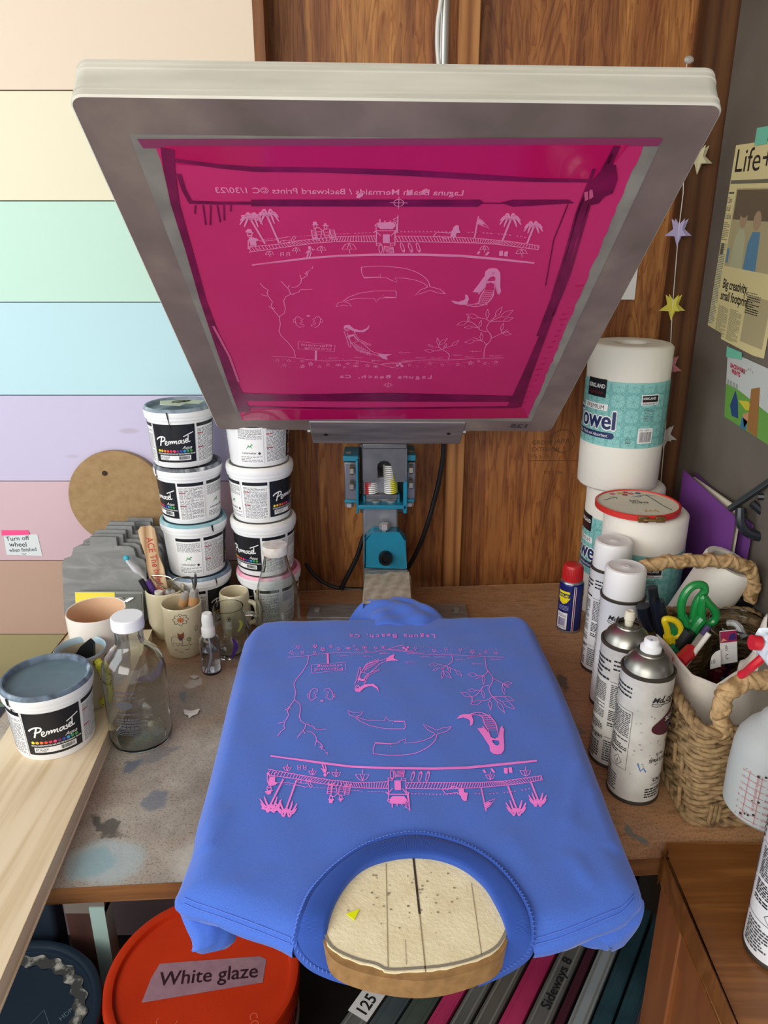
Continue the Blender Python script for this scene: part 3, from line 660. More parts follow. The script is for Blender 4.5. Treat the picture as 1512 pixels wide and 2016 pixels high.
# ================================================================ screen printing press
TEAL = mat('teal_enamel', '127690', .35, col2='176c84', scale=30); GUN = mat('gunmetal', '5b5b5e', .42, .7, col2='6a6a6c', scale=30)
press = thing('screen_printing_press', 'teal and steel benchtop screen printing press holding the platen and screen', 'printing press', tuple(aty(757, 1200, 1.20)))
def pbox(m, x0, y0, x1, y1, Y, dY, k=0):
    a = aty(x0, y0, Y); b = aty(x1, y1, Y); return m.box(min(a.x, b.x), Y, min(a.z, b.z), max(a.x, b.x), Y+dY, max(a.z, b.z), k)
bpx = lambda cx, cy: (560+cx/2.607, 780+cy/2.607)
b0 = atz(608, 1203, T); b1 = atz(917, 1200, T)
M().box(b0.x, 1.155, T, b1.x, 1.205, T+.008).build('base_bar', STEEL, press, world=True, bevel=.001)
for px in (625, 897): c = atz(px, 1199, T+.008); M().lathe([(0, 0), (.006, 0), (.006, .004), (.003, .0055), (0, .0055)], 6, 0, Matrix.Translation((c.x, 1.18, T+.008))).build('bolt', CHROME, press, world=True)
m = M(); a = aty(714, 1006, 1.205); b = aty(783, 1006, 1.205)
m.box(a.x, 1.205, T+.006, b.x, 1.255, a.z+.06)
m.build('mast', mat('zinc_steel', '8b8c90', .4, .6, col2='7a7b7e', scale=30), press, world=True, bevel=.003)
m = M(); q = [bpx(412, 880), bpx(412, 740), bpx(455, 703), bpx(585, 703), bpx(622, 740), bpx(622, 880)]
w3 = [aty(x, y, 1.178) for x, y in q]; m.prism([(p.x, p.z) for p in w3], 0, .024, fn=lambda x, y, z: (x, 1.178+z, y))
m.build('arm_bracket', TEAL, press, world=True, bevel=.002)
c = aty(759, 1096, 1.178); RX = Matrix.Rotation(pi/2, 4, 'X')
M().lathe([(0, 0), (.0115, 0), (.0115, .012), (.0105, .0145), (.006, .0145), (.005, .011), (0, .011)], 22, 0, Matrix.Translation((c.x, 1.178, c.z)) @ RX).build('socket_bolt', mat('black_steel', '1c1c22', .3, .6), press, world=True, bevel=0)
c = aty(757, 1052, 1.185); M().lathe([(0, -.008), (.004, -.008), (.004, .006), (.009, .006), (.009, .013), (.007, .015), (0, .015)], 6, 0, Matrix.Translation((c.x, 1.186, c.z+.004))).build('bolt', CHROME, press, world=True)
# taped arm
a = aty(719, 1118, 1.178).x; b = aty(805, 1118, 1.178).x
M().box(a, .96, .945, b, 1.178, .962).box(a, 1.072, .962, b, 1.178, .987).build('arm', STEEL, press, world=True, bevel=.003)
def tape(u, v):
    x = a-.003+(b-a+.006)*u; y = 1.165-.014*(1-u)-v*.105; n_ = .0009*sin(u*25+v*9)+.0006*sin(v*40+u*13)
    e = min(u, 1-u); z = .989+n_-(.03 if e < .01 else 0)
    if u > .995 and v < .2: z += .02
    return (x, y, z)
M().grid(tape, 24, 18).build('tape', mat('cream_cloth_tape', 'b5ab98', .85, col2='a0967f', scale=60, bump=.4), press, world=True, label='crumpled cream cloth tape round the arm')
# head
Yh = 1.185
for sx0, sx1 in ((305, 378), (628, 672)):
    m = M(); p = bpx(sx0, 338); q_ = bpx(sx1, 538); pbox(m, p[0], p[1], q_[0], q_[1], Yh+.015, .05)
    m.build('side_block', mat('block_steel', '77757a', .35, .7), press, world=True, bevel=.002)
m = M()
for (x0, y0, x1, y1) in ((300, 308, 382, 336), (612, 302, 674, 334), (308, 534, 382, 550), (612, 530, 668, 546)):
    p = bpx(x0, y0); q_ = bpx(x1, y1); pbox(m, p[0], p[1], q_[0], q_[1], Yh+.008, .06)
for (x0, y0, x1, y1, d) in ((366, 330, 382, 604, 0), (612, 332, 630, 604, 0), (404, 510, 416, 578, .012), (580, 505, 592, 576, .012)):
    p = bpx(x0, y0); q_ = bpx(x1, y1); pbox(m, p[0], p[1], q_[0], q_[1], Yh+d, .06)
p = bpx(372, 560); q_ = bpx(626, 582); pbox(m, p[0], p[1], q_[0], q_[1], Yh, .06)
m.build('hinge_yoke', TEAL, press, world=True, bevel=.0015)
p0, p1 = bpx(385, 246), bpx(632, 600); pbox(M(), p0[0], p0[1], p1[0], p1[1], Yh+.07, .01).build('back_plate', GUN, press, world=True, bevel=.002)
pts = [bpx(*q) for q in ((400, 246), (630, 246), (628, 425), (618, 440), (566, 440), (552, 370), (545, 348), (530, 335), (512, 331), (492, 335), (478, 350), (474, 372), (472, 443), (412, 443), (402, 430))]
w3 = [aty(x, y, Yh-.006) for x, y in pts]
M().prism([(p.x, p.z) for p in w3], 0, .005, fn=lambda x, y, z: (x, Yh-.006+z, y)).build('head_plate', GUN, press, world=True, bevel=.001)
for cx in (428, 592):
    c = aty(*bpx(cx, 251), Yh-.008); M().lathe([(0, 0), (.0085, 0), (.0085, .003), (0, .003)], 20, 0, Matrix.Translation((c.x, Yh-.004, c.z)) @ RX @ Matrix.Diagonal((1, .5, 1, 1))).build('slot_washer', DPLAST, press, world=True)
for nm, x0, x1, yt, colr in (('spring', 417, 479, 350, 'c8343a'), ('spring', 514, 580, 350, 'd8cf3a')):
    lo = aty(*bpx((x0+x1)/2, 515), Yh+.022); hi = aty(*bpx((x0+x1)/2-6, yt), Yh+.022); r = .0105; turns = 17
    h = thing_parent = press; pts = [(lo.x+(hi.x-lo.x)*t_/272+r*cos(t_*turns*2*pi/272), Yh+.022+r*sin(t_*turns*2*pi/272), lo.z+(hi.z-lo.z)*t_/272) for t_ in range(0, 273)]
    M().tube([tuple(Vector((lo.x, Yh+.022, lo.z))), tuple(Vector((hi.x, Yh+.022, hi.z)))], .0085, 12).build('spring_core', mat('core_grey', '6a6a6c', .5), press, world=True)
    m = M().tube(pts, .00125, 6, 0)
    for i, f in enumerate(m.f):
        cx = sum(m.v[k][0] for k in f)/len(f)-(lo.x+hi.x)/2
        if (cx < -.002 and colr == 'c8343a') or (cx > .002 and colr != 'c8343a'): m.mi[i] = 1
    m.build('spring', [mat('spring_white', 'd8d6d2', .4), mat('spring_'+('red' if colr[0] == 'c' else 'yellow'), colr, .4)], press, world=True, label='white coil spring with %s paint stripe' % ('red' if colr[0] == 'c' else 'yellow'))
m = M(); p = bpx(418, 505); q_ = bpx(582, 528); pbox(m, p[0], p[1], q_[0], q_[1], Yh+.01, .025); m.build('spring_seat', GUN, press, world=True, bevel=.001)
for cx, cy in ((355, 385), (355, 465), (640, 380), (640, 458)):
    c = aty(*bpx(cx, cy), Yh); s1 = -1 if cx < 500 else 1
    M().lathe([(0, 0), (.0085, 0), (.0085, .006), (0, .006)], 6, 0, Matrix.Translation((c.x, Yh+.006, c.z)) @ Matrix.Rotation(s1*pi/2, 4, 'Y')).build('hex_nut', mat('brass_zinc', 'a8a088', .3, .9), press, world=True)
for cx, cy in ((330, 302), (648, 297), (333, 556), (641, 552)):
    c = aty(*bpx(cx, cy), Yh+.03); M().lathe([(0, -.003), (.0075, -.003), (.0075, .003), (.005, .005), (0, .005)], 6, 0, Matrix.Translation(c)).build('bolt', CHROME, press, world=True)
for cx in (470, 548):
    c = aty(*bpx(cx, 530), Yh+.02); M().lathe([(0, -.004), (.008, -.004), (.009, 0), (0, .001)], 18, 0, Matrix.Translation(c)).build('spring_bolt', CHROME, press, world=True)
# screen clamp: a folded channel under the hinge end of the frame
x0, x1 = scr(612, 848)[0], scr(912, 848)[0]
prof = [(.034, .0012), (-.044, .0012), (-.044, -.050), (-.041, -.050), (-.041, -.002), (.034, -.002)]
m = M(); n = len(prof); m.add([scr3(x, v, h+.0012) for x in (x0, x1) for v, h in prof], [tuple(range(n)), tuple(reversed(range(n, 2*n)))]+[(i, i+n, (i+1) % n+n, (i+1) % n) for i in range(n)])
clampo = m.build('screen_clamp', mat('scuffed_steel', 'a39a9c', .45, .5, col2='7c7578', scale=18, stretch=(.5, 3, 3)), press, world=True, bevel=.0012)
for sx_, s1 in ((x0, -1), (x1, 1)):
    m = M().tube([scr3(sx_-s1*.002, -.02, -.012), scr3(sx_+s1*.012, -.02, -.012)], .003, 8); m.tube([scr3(sx_+s1*.002, -.02, -.012), scr3(sx_+s1*.0065, -.02, -.012)], .0075, 6); m.build('clamp_bolt', CHROME, clampo, world=True)
for cx, cy in ((212, 188), (842, 183)):
    q = scr(*bpx(cx, cy)); M().lathe([(0, 0), (.0032, 0), (.0026, .0008), (0, .0008)], 12, 0, SMX @ Matrix.Translation((q[0], q[1], -.0036))).build('rivet', DPLAST, clampo, world=True)
m = M().add([], []); k0 = scr3((x0+x1)/2, -.05, -.02)
pa, pb = aty(*bpx(402, 250), Yh), aty(*bpx(628, 250), Yh)
e0 = scr3(0, -.043, -.001); m.box(pa.x, min(e0[1], Yh)-.002, pa.z-.004, pb.x, Yh+.06, pa.z+.0045); m.build('swing_arm', GUN, press, world=True, bevel=.0015)
# black cables behind the mast
CAB = mat('black_cable', '17181c', .45)
p = [aty(*bpx(*q), 1.29) for q in ((815, 200), (815, 300), (790, 450), (745, 620), (700, 750), (640, 870), (600, 905))]
tag(M().tube(smooth_pts(p), .0042, 8).build('power_cable', CAB), 'black cable hanging down behind the press on its right side', 'cable')
p = [aty(*bpx(*q), 1.28) for q in ((110, 860), (150, 915), (220, 965), (290, 985), (400, 990), (440, 988))]
tag(M().tube(smooth_pts(p), .0035, 8).build('power_cable', CAB), 'black cable sagging from behind the tall glass bottle to the press', 'cable')
p = [aty(*bpx(*q), 1.27) for q in ((440, 650), (400, 740), (370, 830), (320, 930), (290, 990))]
tag(M().tube(smooth_pts(p), .0042, 8).build('power_cable', CAB), 'short black cable slanting down left of the steel mast', 'cable')
# ================================================================ platen
PT = .981
MDF = mat('mdf_brown', 'a07a4c', .7, col2='8e6a40', scale=120); FELT = mat('cream_platen_cover', 'f2e6bf', .85, col2='dfd0a6', scale=35, contrast=(.35, .75), bump=.3, bscale=300)
cl = lambda Y: .020-.025*(Y-.55)
nose = [atz(px, py, PT) for px, py in ((605, 1775), (632, 1840), (655, 1885), (700, 1908), (760, 1922), (820, 1928), (880, 1922), (940, 1904), (982, 1882), (1005, 1838), (1036, 1775))]
pw = lambda L: [tuple(atz(px, py, PT)[:2]) for px, py in L]
outl = pw([(540, 1243), (506, 1268), (479, 1350), (411, 1620), (392, 1715), (420, 1745)]) + [(v.x, v.y) for v in smooth_pts(nose, 4)] + pw([(1190, 1745), (1216, 1715), (1180, 1600), (1080, 1350), (1036, 1262), (1005, 1240)])
plat = M().prism(outl, PT-.020, PT-.0015).build('platen', MDF, press, world=True, bevel=.003)
nose2 = [atz(px, py, PT) for px, py in ((605, 1765), (634, 1826), (652, 1868), (700, 1893), (740, 1903), (765, 1914), (820, 1912), (880, 1906), (940, 1890), (982, 1866), (1003, 1824), (1036, 1765))]
outl2 = outl[:6] + [(v.x+random.uniform(-.0006, .0006), v.y+random.uniform(-.0006, .0006)) for v in smooth_pts(nose2, 4)] + outl[-6:]
fel = M().prism(outl2, PT-.0014, PT)
F = Flat()
for (x0_, y0_, x1_, y1_, w_, k) in ((814, 1690, 826, 1800, .0019, 1), (826, 1800, 838, 1915, .0009, 2), (760, 1700, 764, 1905, .0006, 2), (928, 1740, 948, 1880, .0006, 2), (798, 1850, 800, 1900, .0004, 2)):
    a_ = atz(x0_, y0_, PT); b_ = atz(x1_, y1_, PT); F.stroke([(a_.x, a_.y), (b_.x, b_.y)], w_, k, 1)
nb = [(v.x, v.y) for v in smooth_pts(nose2[1:-1], 4)]; F.stroke([(x, y+.0025) for x, y in nb], .0025, 3, 1)
for i in range(60):
    px = random.gauss(790, 80); py = random.gauss(1760, 50)
    if 670 < px < 960 and 1710 < py < 1880: a_ = atz(px, py, PT); F.disc(a_.x, a_.y, random.uniform(.0004, .0012), 2 if random.random() < .6 else 3, 2, 7)
mm_ = F.emit(lambda x, y, h: (x, y, PT+h)); o_ = len(fel.v); fel.add(mm_.v, [f for f in mm_.f]); fel.mi[-len(mm_.f):] = mm_.mi
fel.build('platen_cover', [FELT, mat('marker_black', '3a332c', .7), mat('pencil_line', '9a8c6c', .8), mat('lint_grey', '8a8272', .9)], plat, world=True, label='cream adhesive cover with a black centre line')
F = Flat(); a_, b_, c_ = atz(682, 1801, PT), atz(708, 1791, PT), atz(697, 1813, PT)
tag(M().prism([(a_.x, a_.y), (b_.x, b_.y), (c_.x, c_.y)], PT+.0006, PT+.0012).build('paper_scrap', mat('neon_yellow', 'e8f000', .6)), 'small neon yellow triangle of paper on the cream platen', 'paper scrap')
# ================================================================ the blue shirt
ZS = .9855
SH = mat('blue_cotton', '4468c4', .92, col2='5076d0', scale=1100, contrast=(.3, .7), bump=.10, sheen=.25, spec=.15)
shirt = thing('tee_shirt', 'blue cotton tee shirt pulled over the press platen with a pink print', 'shirt', (.015, .75, .98))
lft = [(578, 1864), (520, 1842), (440, 1812), (385, 1793), (356, 1783), (349, 1768), (360, 1742), (383, 1680), (392, 1630), (412, 1555), (440, 1440), (462, 1345), (479, 1282), (489, 1255), (508, 1239), (540, 1232)]
bk = [(640, 1230), (760, 1228), (880, 1225), (1000, 1223)]
rgt = [(1030, 1227), (1048, 1241), (1060, 1268), (1098, 1345), (1148, 1470), (1193, 1590), (1233, 1690), (1254, 1745), (1257, 1772), (1240, 1795), (1190, 1822), (1120, 1848), (1050, 1868)]
ZB = .972
W2 = [atz(px, py, ZB) for px, py in lft+bk+rgt]
outer = [Vector((v.x, v.y)) for v in smooth_pts(W2, 4)]
col_o = [(578, 1862, .972), (581, 1830, .980), (590, 1797, .9865), (614, 1750, .987), (667, 1697, .987), (735, 1657, .987), (820, 1640, .987), (910, 1660, .987), (972, 1696, .987), (1018, 1746, .987), (1046, 1797, .9865), (1053, 1842, .979), (1048, 1868, .971)]
ins = [atz(px+(6 if px < 820 else -6), py+6, z) for px, py, z in col_o]
inner = [Vector((v.x, v.y)) for v in smooth_pts(ins, 4)]
pts2 = outer + list(reversed(inner))
def dseg(p, a, b):
    ab = b-a; t_ = max(0, min(1, (p-a).dot(ab)/max(ab.length_squared, 1e-12))); return (p-(a+ab*t_)).length
def inside(p, poly):
    c = False; n = len(poly)
    for i in range(n):
        a, b = poly[i], poly[(i+1) % n]
        if (a.y > p.y) != (b.y > p.y) and p.x < (b.x-a.x)*(p.y-a.y)/(b.y-a.y)+a.x: c = not c
    return c
gp = []; st = .006
y = .46
while y < 1.02:
    x = -.23
    while x < .27:
        p = Vector((x+random.uniform(-.0008, .0008), y+random.uniform(-.0008, .0008)))
        if inside(p, pts2):
            dd = min(dseg(p, pts2[i], pts2[(i+1) % len(pts2)]) for i in range(0, len(pts2)))
            if dd > .0028: gp.append(p)
        x += st
    y += st
allp = pts2+gp; nb_ = len(pts2)
res = delaunay_2d_cdt(allp, [(i, (i+1) % nb_) for i in range(nb_)], [], 1, 1e-6)
vv, ff = res[0], res[2]
creases = [((1141, 1500), (1118, 1620), .0022, .006), ((1095, 1700), (1150, 1640), .0012, .01), ((440, 1600), (395, 1700), .0015, .008), ((1165, 1740), (1120, 1690), .0015, .008), ((1200, 1780), (1090, 1810), .0016, .008),
           ((1010, 1650), (1040, 1700), .001, .008), ((420, 1760), (520, 1720), .0012, .009), ((420, 1790), (560, 1810), .0012, .007), ((1140, 1690), (1155, 1725), .0016, .005)]
CR = [(Vector(atz(*a, ZS)[:2]), Vector(atz(*b, ZS)[:2]), h, w_) for a, b, h, w_ in creases]
def shirt_z(p):
    d_ = min(dseg(p, outer[i], outer[i+1]) for i in range(len(outer)-1))
    front = p.y < .56
    k = max(0, 1-d_/(.014 if not front else .026))
    z = ZS-.0135*k*k
    z += .0004*sin(p.x*90+p.y*40)+.0003*sin(p.y*120-p.x*30)
    for a, b, h, w_ in CR: z += h*math.exp(-(dseg(p, a, b)/w_)**2)
    return z
m = M(); m.add([(v.x, v.y, shirt_z(v)) for v in vv], [tuple(f) for f in ff])
# skirt: the cloth turns under the platen edge
n = len(outer); cen = Vector((.02, .75)); rings = []
def nrm_at(i):
    a = outer[max(0, i-1)]; b = outer[min(n-1, i+1)]; t_ = (b-a).normalized(); return Vector((-t_.y, t_.x))
for lev, (o_, dz) in enumerate(((0, 0), (.0025, -.003), (.002, -.009), (-.003, -.015), (-.014, -.020), (-.03, -.021))):
    ring = []
    for i in range(n):
        q = outer[i]+nrm_at(i)*(o_+(.0012*sin(i*.9+lev) if lev > 1 else 0)); ring.append((q.x, q.y, shirt_z(outer[i])+dz+(.002*sin(i*.55) if lev > 2 else 0)))
    rings.append(ring)
vs = [p for r_ in rings for p in r_]; fs = [(l*n+i, (l+1)*n+i, (l+1)*n+i+1, l*n+i+1) for l in range(5) for i in range(n-1)]
m.add(vs, fs); m.build('body', SH, shirt, world=True, angle=80)
# collar: ribbed band
co = [(700, 1936, .955), (650, 1921, .957), (606, 1898, .962)] + [(a, b, c) for a, b, c in col_o] + [(1030, 1890, .962), (990, 1915, .956), (942, 1936, .953)]
ci = [(712, 1930, .954), (676, 1903, .960), (652, 1876, .970), (645, 1850, .979), (647, 1815, .984), (662, 1772, .985), (688, 1732, .985), (722, 1704, .985), (768, 1689, .985), (818, 1684, .985), (868, 1690, .985), (912, 1708, .985), (952, 1741, .985), (979, 1785, .985), (994, 1822, .984), (996, 1850, .979), (984, 1880, .970), (962, 1906, .961), (935, 1930, .954)]
def resample(P, n):
    P = smooth_pts(P, 10); L = [0]
    for i in range(1, len(P)): L.append(L[-1]+(P[i]-P[i-1]).length)
    out = []; j = 0
    for k in range(n):
        t_ = L[-1]*k/(n-1)
        while j < len(L)-2 and L[j+1] < t_: j += 1
        out.append(P[j].lerp(P[j+1], (t_-L[j])/max(L[j+1]-L[j], 1e-9)))
    return out
NC = 1500
O_ = resample([atz(*q) for q in co], NC); I_ = resample([atz(*q) for q in ci], NC)
vs = []; prof = [(-.05, -.004), (0, .0004), (.04, .0022), (.10, .0016), (.14, .0006), (.18, .0018), (.35, .0024), (.6, .0026), (.85, .0020), (.96, .0008), (1.0, -.002), (.97, -.006)]
for i in range(NC):
    for k, (t_, h) in enumerate(prof):
        p = O_[i].lerp(I_[i], t_); rib = (.00045 if i % 4 < 2 else -.00015) if 3 < k < 10 else 0
        vs.append((p.x, p.y, p.z+h+rib))
K = len(prof); m = M().add(vs, [(i*K+k, i*K+k+1, (i+1)*K+k+1, (i+1)*K+k) for i in range(NC-1) for k in range(K-1)])
coll = m.build('collar', mat('blue_rib', '3857a8', .95, sheen=.2, spec=.1), shirt, world=True, angle=70)
# stitching beside the collar and along both shoulder seams
STI = mat('blue_thread', '5578d4', .8); m = M()
for i in range(6, NC-6, 12):
    a_ = O_[i].lerp(I_[i], -.035)+Vector((0, 0, .0012)); b_ = O_[min(i+5, NC-1)].lerp(I_[min(i+5, NC-1)], .05)+Vector((0, 0, .0032)); m.tube([a_, b_], .0005, 4)
m.build('collar_stitching', STI, coll, world=True)
for L_ in ([(572, 1850), (520, 1830), (450, 1805), (395, 1785), (362, 1772)], [(1056, 1852), (1110, 1838), (1170, 1815), (1225, 1790), (1250, 1765)]):
    for off in (0, 7):
        P = [atz(px, py-off, ZB+.006) for px, py in L_]; P = [Vector((p.x, p.y, shirt_z(Vector((p.x, p.y)))+.0004)) for p in smooth_pts(P, 10)]
        M().tube(P, .0006, 5).build('shoulder_seam', STI, shirt, world=True)
# sleeves bunched under the front corners
def blob(name, cs, seg=28):
    C = smooth_pts([c[0] for c in cs], 6); r_ = [q for i in range(len(cs)-1) for q in [cs[i][1]+(cs[i+1][1]-cs[i][1])*k/6 for k in range(6)]]+[cs[-1][1]]
    m = M(); vs = []
    for i, c in enumerate(C):
        a = C[max(0, i-1)]; b = C[min(len(C)-1, i+1)]; t_ = (b-a).normalized(); u = t_.cross(Vector((0, 0, 1))); u = u.normalized() if u.length > .1 else Vector((1, 0, 0)); w_ = t_.cross(u)
        for k in range(seg):
            an = 2*pi*k/seg; rr = r_[i]*(1+.07*sin(3*an+i*.15)+.025*sin(7*an-i*.2)); vs.append(c+u*rr*cos(an)+w_*rr*sin(an)*.8)
    nC = len(C); m.add(vs, [(i*seg+k, i*seg+(k+1) % seg, (i+1)*seg+(k+1) % seg, (i+1)*seg+k) for i in range(nC-1) for k in range(seg)]+[tuple(range(seg)), tuple(reversed(range((nC-1)*seg, nC*seg)))])
    return m.build(name, SH, shirt, world=True, angle=80)
blob('sleeve', [(atz(366, 1778, .962), .007), (atz(390, 1805, .953), .013), (atz(410, 1825, .945), .019), (atz(420, 1842, .938), .021), (atz(424, 1862, .930), .016), (atz(425, 1872, .927), .008)])
blob('sleeve', [(atz(1252, 1762, .962), .007), (atz(1232, 1792, .953), .016), (atz(1200, 1815, .944), .022), (atz(1172, 1830, .938), .023), (atz(1162, 1852, .93), .016), (atz(1160, 1864, .926), .007)])
# tail of the shirt bunched over the arm behind the platen
def tail(u, v):
    x = aty(679+(906-679)*u, 1225, 1.0).x; y = .985+.105*v*(1-abs(u-.45)*.6)
    hh = .0085*sin(pi*min(1, u*1.05))**.6
    z = .9855-.012*(1-v)*0+hh*sin(pi*min(v*1.1, 1))+.0018*sin(u*20+v*12)+.001*sin(u*9-v*22)
    if u < .3: z -= (.3-u)**2*.55
    if u > .62: z -= (u-.62)**2*.35
    if v > .85: z -= (v-.85)*.18
    return (x+(.01*sin(v*5)), y, z)
M().grid(tail, 46, 30).build('tail', SH, shirt, world=True, angle=80, solid=.002)
# the print
tY = atz(775, 1253, ZS).y; v0 = TITLE[1]; pv = scr(545, 432)[1]; tY2 = atz(545, 1585, ZS).y
ks = (tY-tY2)/(pv-v0); xo = atz(858, 1253, ZS).x-TITLE[0]; xo2 = atz(1068, 1530, ZS).x-scr(1062, 482)[0]
print('PRINT scale', ks, 'xo', xo, xo2)
F = Flat(); draw_art(F, 0, 1)
def on_shirt(x, v, h):
    f = (v-v0)/(pv-v0); X = x+xo+(xo2-xo)*f; Y = tY-(v-v0)*ks
    return (X, Y, ZS+.0006+.0004*sin(X*90+Y*40)+.0003*sin(Y*120-X*30)+h)
PR = mat('pink_ink', 'ff8ae2', .7); F.emit(on_shirt, off=.0002, dz=0).build('print', PR, shirt, world=True, smooth=False, label='pink beach scene print with whales and mermaids')
# ================================================================ ink tubs
TUB = mat('tub_white', 'e8e8e8', .38); BL = mat('label_black', '181a20', .35); TXTG = mat('fine_print', '6c6c72', .6)
DOTC = ['f0dc3c', 'f0b43c', 'ee7a3c', 'e4503c', 'd83a50', 'e04a78', '7a2a6a', '2e50a8', '3c9ad0', '2e9a5a', '4a9a48']
TM = [LBL, BL, TXTG] + [mat('ink_dot_%s' % 'abcdefghijk'[i], c, .4) for i, c in enumerate(DOTC)] + [mat('lizard_green', '2e9a4a', .5), mat('red_heading', 'c04050', .6)]
PER = ['0,62 10,72 34,80 52,76 54,66 44,56 22,52', '36,78 28,52 20,28', '52,40 62,44 66,52 60,56 54,48 54,36 62,32 72,38', '72,38 78,54 84,52 82,38', '82,38 90,52 96,54 94,40 102,52 108,54 106,40 114,52 120,54 118,40 124,38',
       '144,54 134,54 128,44 134,38 144,48 148,56 146,42 152,38', '162,58 156,52 164,46 160,38 152,40', '168,48 178,52 180,60 172,60 168,50 172,40 182,42', '186,80 184,56 184,44 190,42 196,46', '160,74 180,82 214,94']
def sp(s): return [tuple(float(q) for q in a.split(',')) for a in s.split()]
HT = .092
def label_flat():
    F = Flat(); hb, ht = .009, .069; W = .066
    F.rect(-W/2, hb, W/2, ht, 1, 1, 16)
    k = .000268; ox, oy = -.0275, .0345
    for i, s in enumerate(PER):
        p = [(ox+a*k, oy+(b-28)*k*1.05+a*k*.06) for a, b in sp(s)]; p = [(v.x, v.y) for v in smooth_pts([(a, b, 0) for a, b in p], 4)]
        w_ = .0021 if i in (0, 1) else (.00135 if i != 10 else .0018)
        F.stroke(p, w_, 0, 3)
    F.text('Aqua', .012, .0305, .0070, 0, 3, shear=.5)
    for i in range(11): F.disc(-.0255+i*.0051, .0272, .0021, 3+i, 3, 12)
    F.text('TEXTILE SCREEN PRINTING INKS FOR THE ECO-FRIENDLY PRINTER', -.0285, .0218, .0027, 0, 3, sx=.74, bold=.02)
    F.rect(-.0255, .0125, .0245, .0200, 0, 2, 10); F.text('JET BLACK', -.024, .0155, .0033, 1, 3, bold=.02); F.text('5 100 1000N', -.024, .0131, .0024, 1, 3); F.barcode(.006, .0137, .0225, .0192, 1, 3); F.lines(-.024, .0184, -.008, .0197, 1, 2, 3)
    for s1 in (-1, 1):
        for j, (a, b) in enumerate(((W/2+.002, W/2+.043), (W/2+.046, W/2+.087))):
            x0, x1 = (a, b) if s1 > 0 else (-b, -a)
            F.rect(x0, .006, x1, ht+.001, 0, 1, 10); F.rect(x0+.001, ht-.0055, x1-.001, ht, 1, 2, 8)
            if j == 0:
                F.lines(x0+.002, .008, x1-.002, ht-.008, 26, 2, 2, .45)
                for y in (.052, .030): F.rect(x0+.002, y, x0+.012, y+.0012, 15, 3)
            else:
                F.lines(x0+.002, .045, x1-.002, ht-.008, 9, 2, 2, .45); F.lines(x0+.004, .008, x1-.002, .018, 4, 2, 2, .4)
                c = (x0+x1)/2; F.stroke([(c-.006, .030), (c-.003, .034), (c, .033), (c+.003, .037), (c+.005, .036)], [.0006, .0016, .002, .0018, .0006], 14, 3); F.stroke([(c-.001, .033), (c-.003, .037)], .0007, 14, 3); F.stroke([(c+.001, .034), (c+.003, .031)], .0007, 14, 3)
                F.text('colormaker', c-.014, .0215, .005, 1, 3); F.disc(c+.014, .0225, .002, 1, 3)
    return F
random.seed(3); LF = label_flat(); tub_rf = lambda y: .0455+.005*(y/.076)
def tub_fn(x, y, h): r = tub_rf(y)+h; a = x/.0482-pi/2; return (r*cos(a), r*sin(a), y)
lab_mesh = None
def make_tub(name, loc, face, lidmat, label, group=None, tilt=0, drips=None, centre=None):
    """face = direction (deg) the black panel is turned away from the camera"""
    global lab_mesh
    t = thing(name, label, 'tub', loc, R(face), group)
    prof = [(0, .002), (.041, .002), (.0445, 0), (.0455, .003), (.0502, .072), (.0502, .0745), (.0528, .0745), (.0532, .0765), (.0528, .0785), (.0506, .079), (.0506, .080), (0, .080)]
    M().lathe(prof, 48).build('tub_body', TUB, t)
    lp = [(.0507, .0785), (.0535, .0788), (.0540, .0815), (.0538, .0870), (.0525, .0905), (.0505, .0920), (.0485, .0915), (.0470, .0890), (.0462, .0850), (.0440, .0842), (0, .0842)]
    M().lathe([(r, z) + ((1,) if 1 <= k < 3 else ((2,) if k >= 8 else ())) for k, (r, z) in enumerate(lp)], 48, 0).build('lid', [lidmat, TUB, centre or lidmat], t)
    if lab_mesh is None:
        o = LF.emit(tub_fn, off=.00025, cut=.006).build('label', TM, t, smooth=False); lab_mesh = o.data
    else:
        o = bpy.data.objects.new('label', lab_mesh); COL.objects.link(o); o.parent = t
    if drips:
        F = Flat()
        for a, w_, y1 in drips: F.stroke([(a, .0885), (a+.001, .080), (a+.0012, (y1+.08)/2), (a+.0015, y1)], [w_, w_*.7, w_*.5, w_*.8], 0, 3)
        def df(x, y, h): r = (.0545 if y > .076 else tub_rf(y)+.0012)+h; a_ = x/.0482-pi/2; return (r*cos(a_), r*sin(a_), y)
        F.emit(df).build('paint_drip', mat('dried_black_paint', '15171a', .5), t)
    return t
def lidm(n, c, c2, c3=None): return mat(n, c, .5, col2=c2, col3=c3, scale=28, contrast=(.35, .7), dist=.8)
L_GREYB = lidm('lid_grey_smeared', '6b7884', 'c9ccce', '8a97a2'); L_BLK = lidm('lid_black_smeared', '8b9096', 'dfe0e0', '4a4f56')
L_TEAL = lidm('lid_teal_stained', '6da3ac', 'cfd8d8', '8db4ba'); L_BLUE = lidm('lid_slate_stained', '5f7688', 'b4bfc8', '7b8fa0')
L_WHT = lidm('lid_white', 'e6e4de', 'd6d3cb'); L_PNK = lidm('lid_pink_stained', 'e88aa6', 'ece0e2', 'f0b4c4'); L_MAIN = lidm('lid_slate_grey', '50626c', '5c707a', '566872')
YT = 1.178; zt = [T+.0925*i for i in range(4)]
def tx(px, z): return aty(px, 1008, YT).x if False else (px-756)/FPX*(YT*CP+(CZ-z)*SP)
make_tub('ink_tub', (tx(396, .94), YT, zt[0]), 66, L_BLUE, 'white ink tub with slate blue lid, bottom of the left stack', drips=((.055, .003, .050), (-.02, .002, .074)))
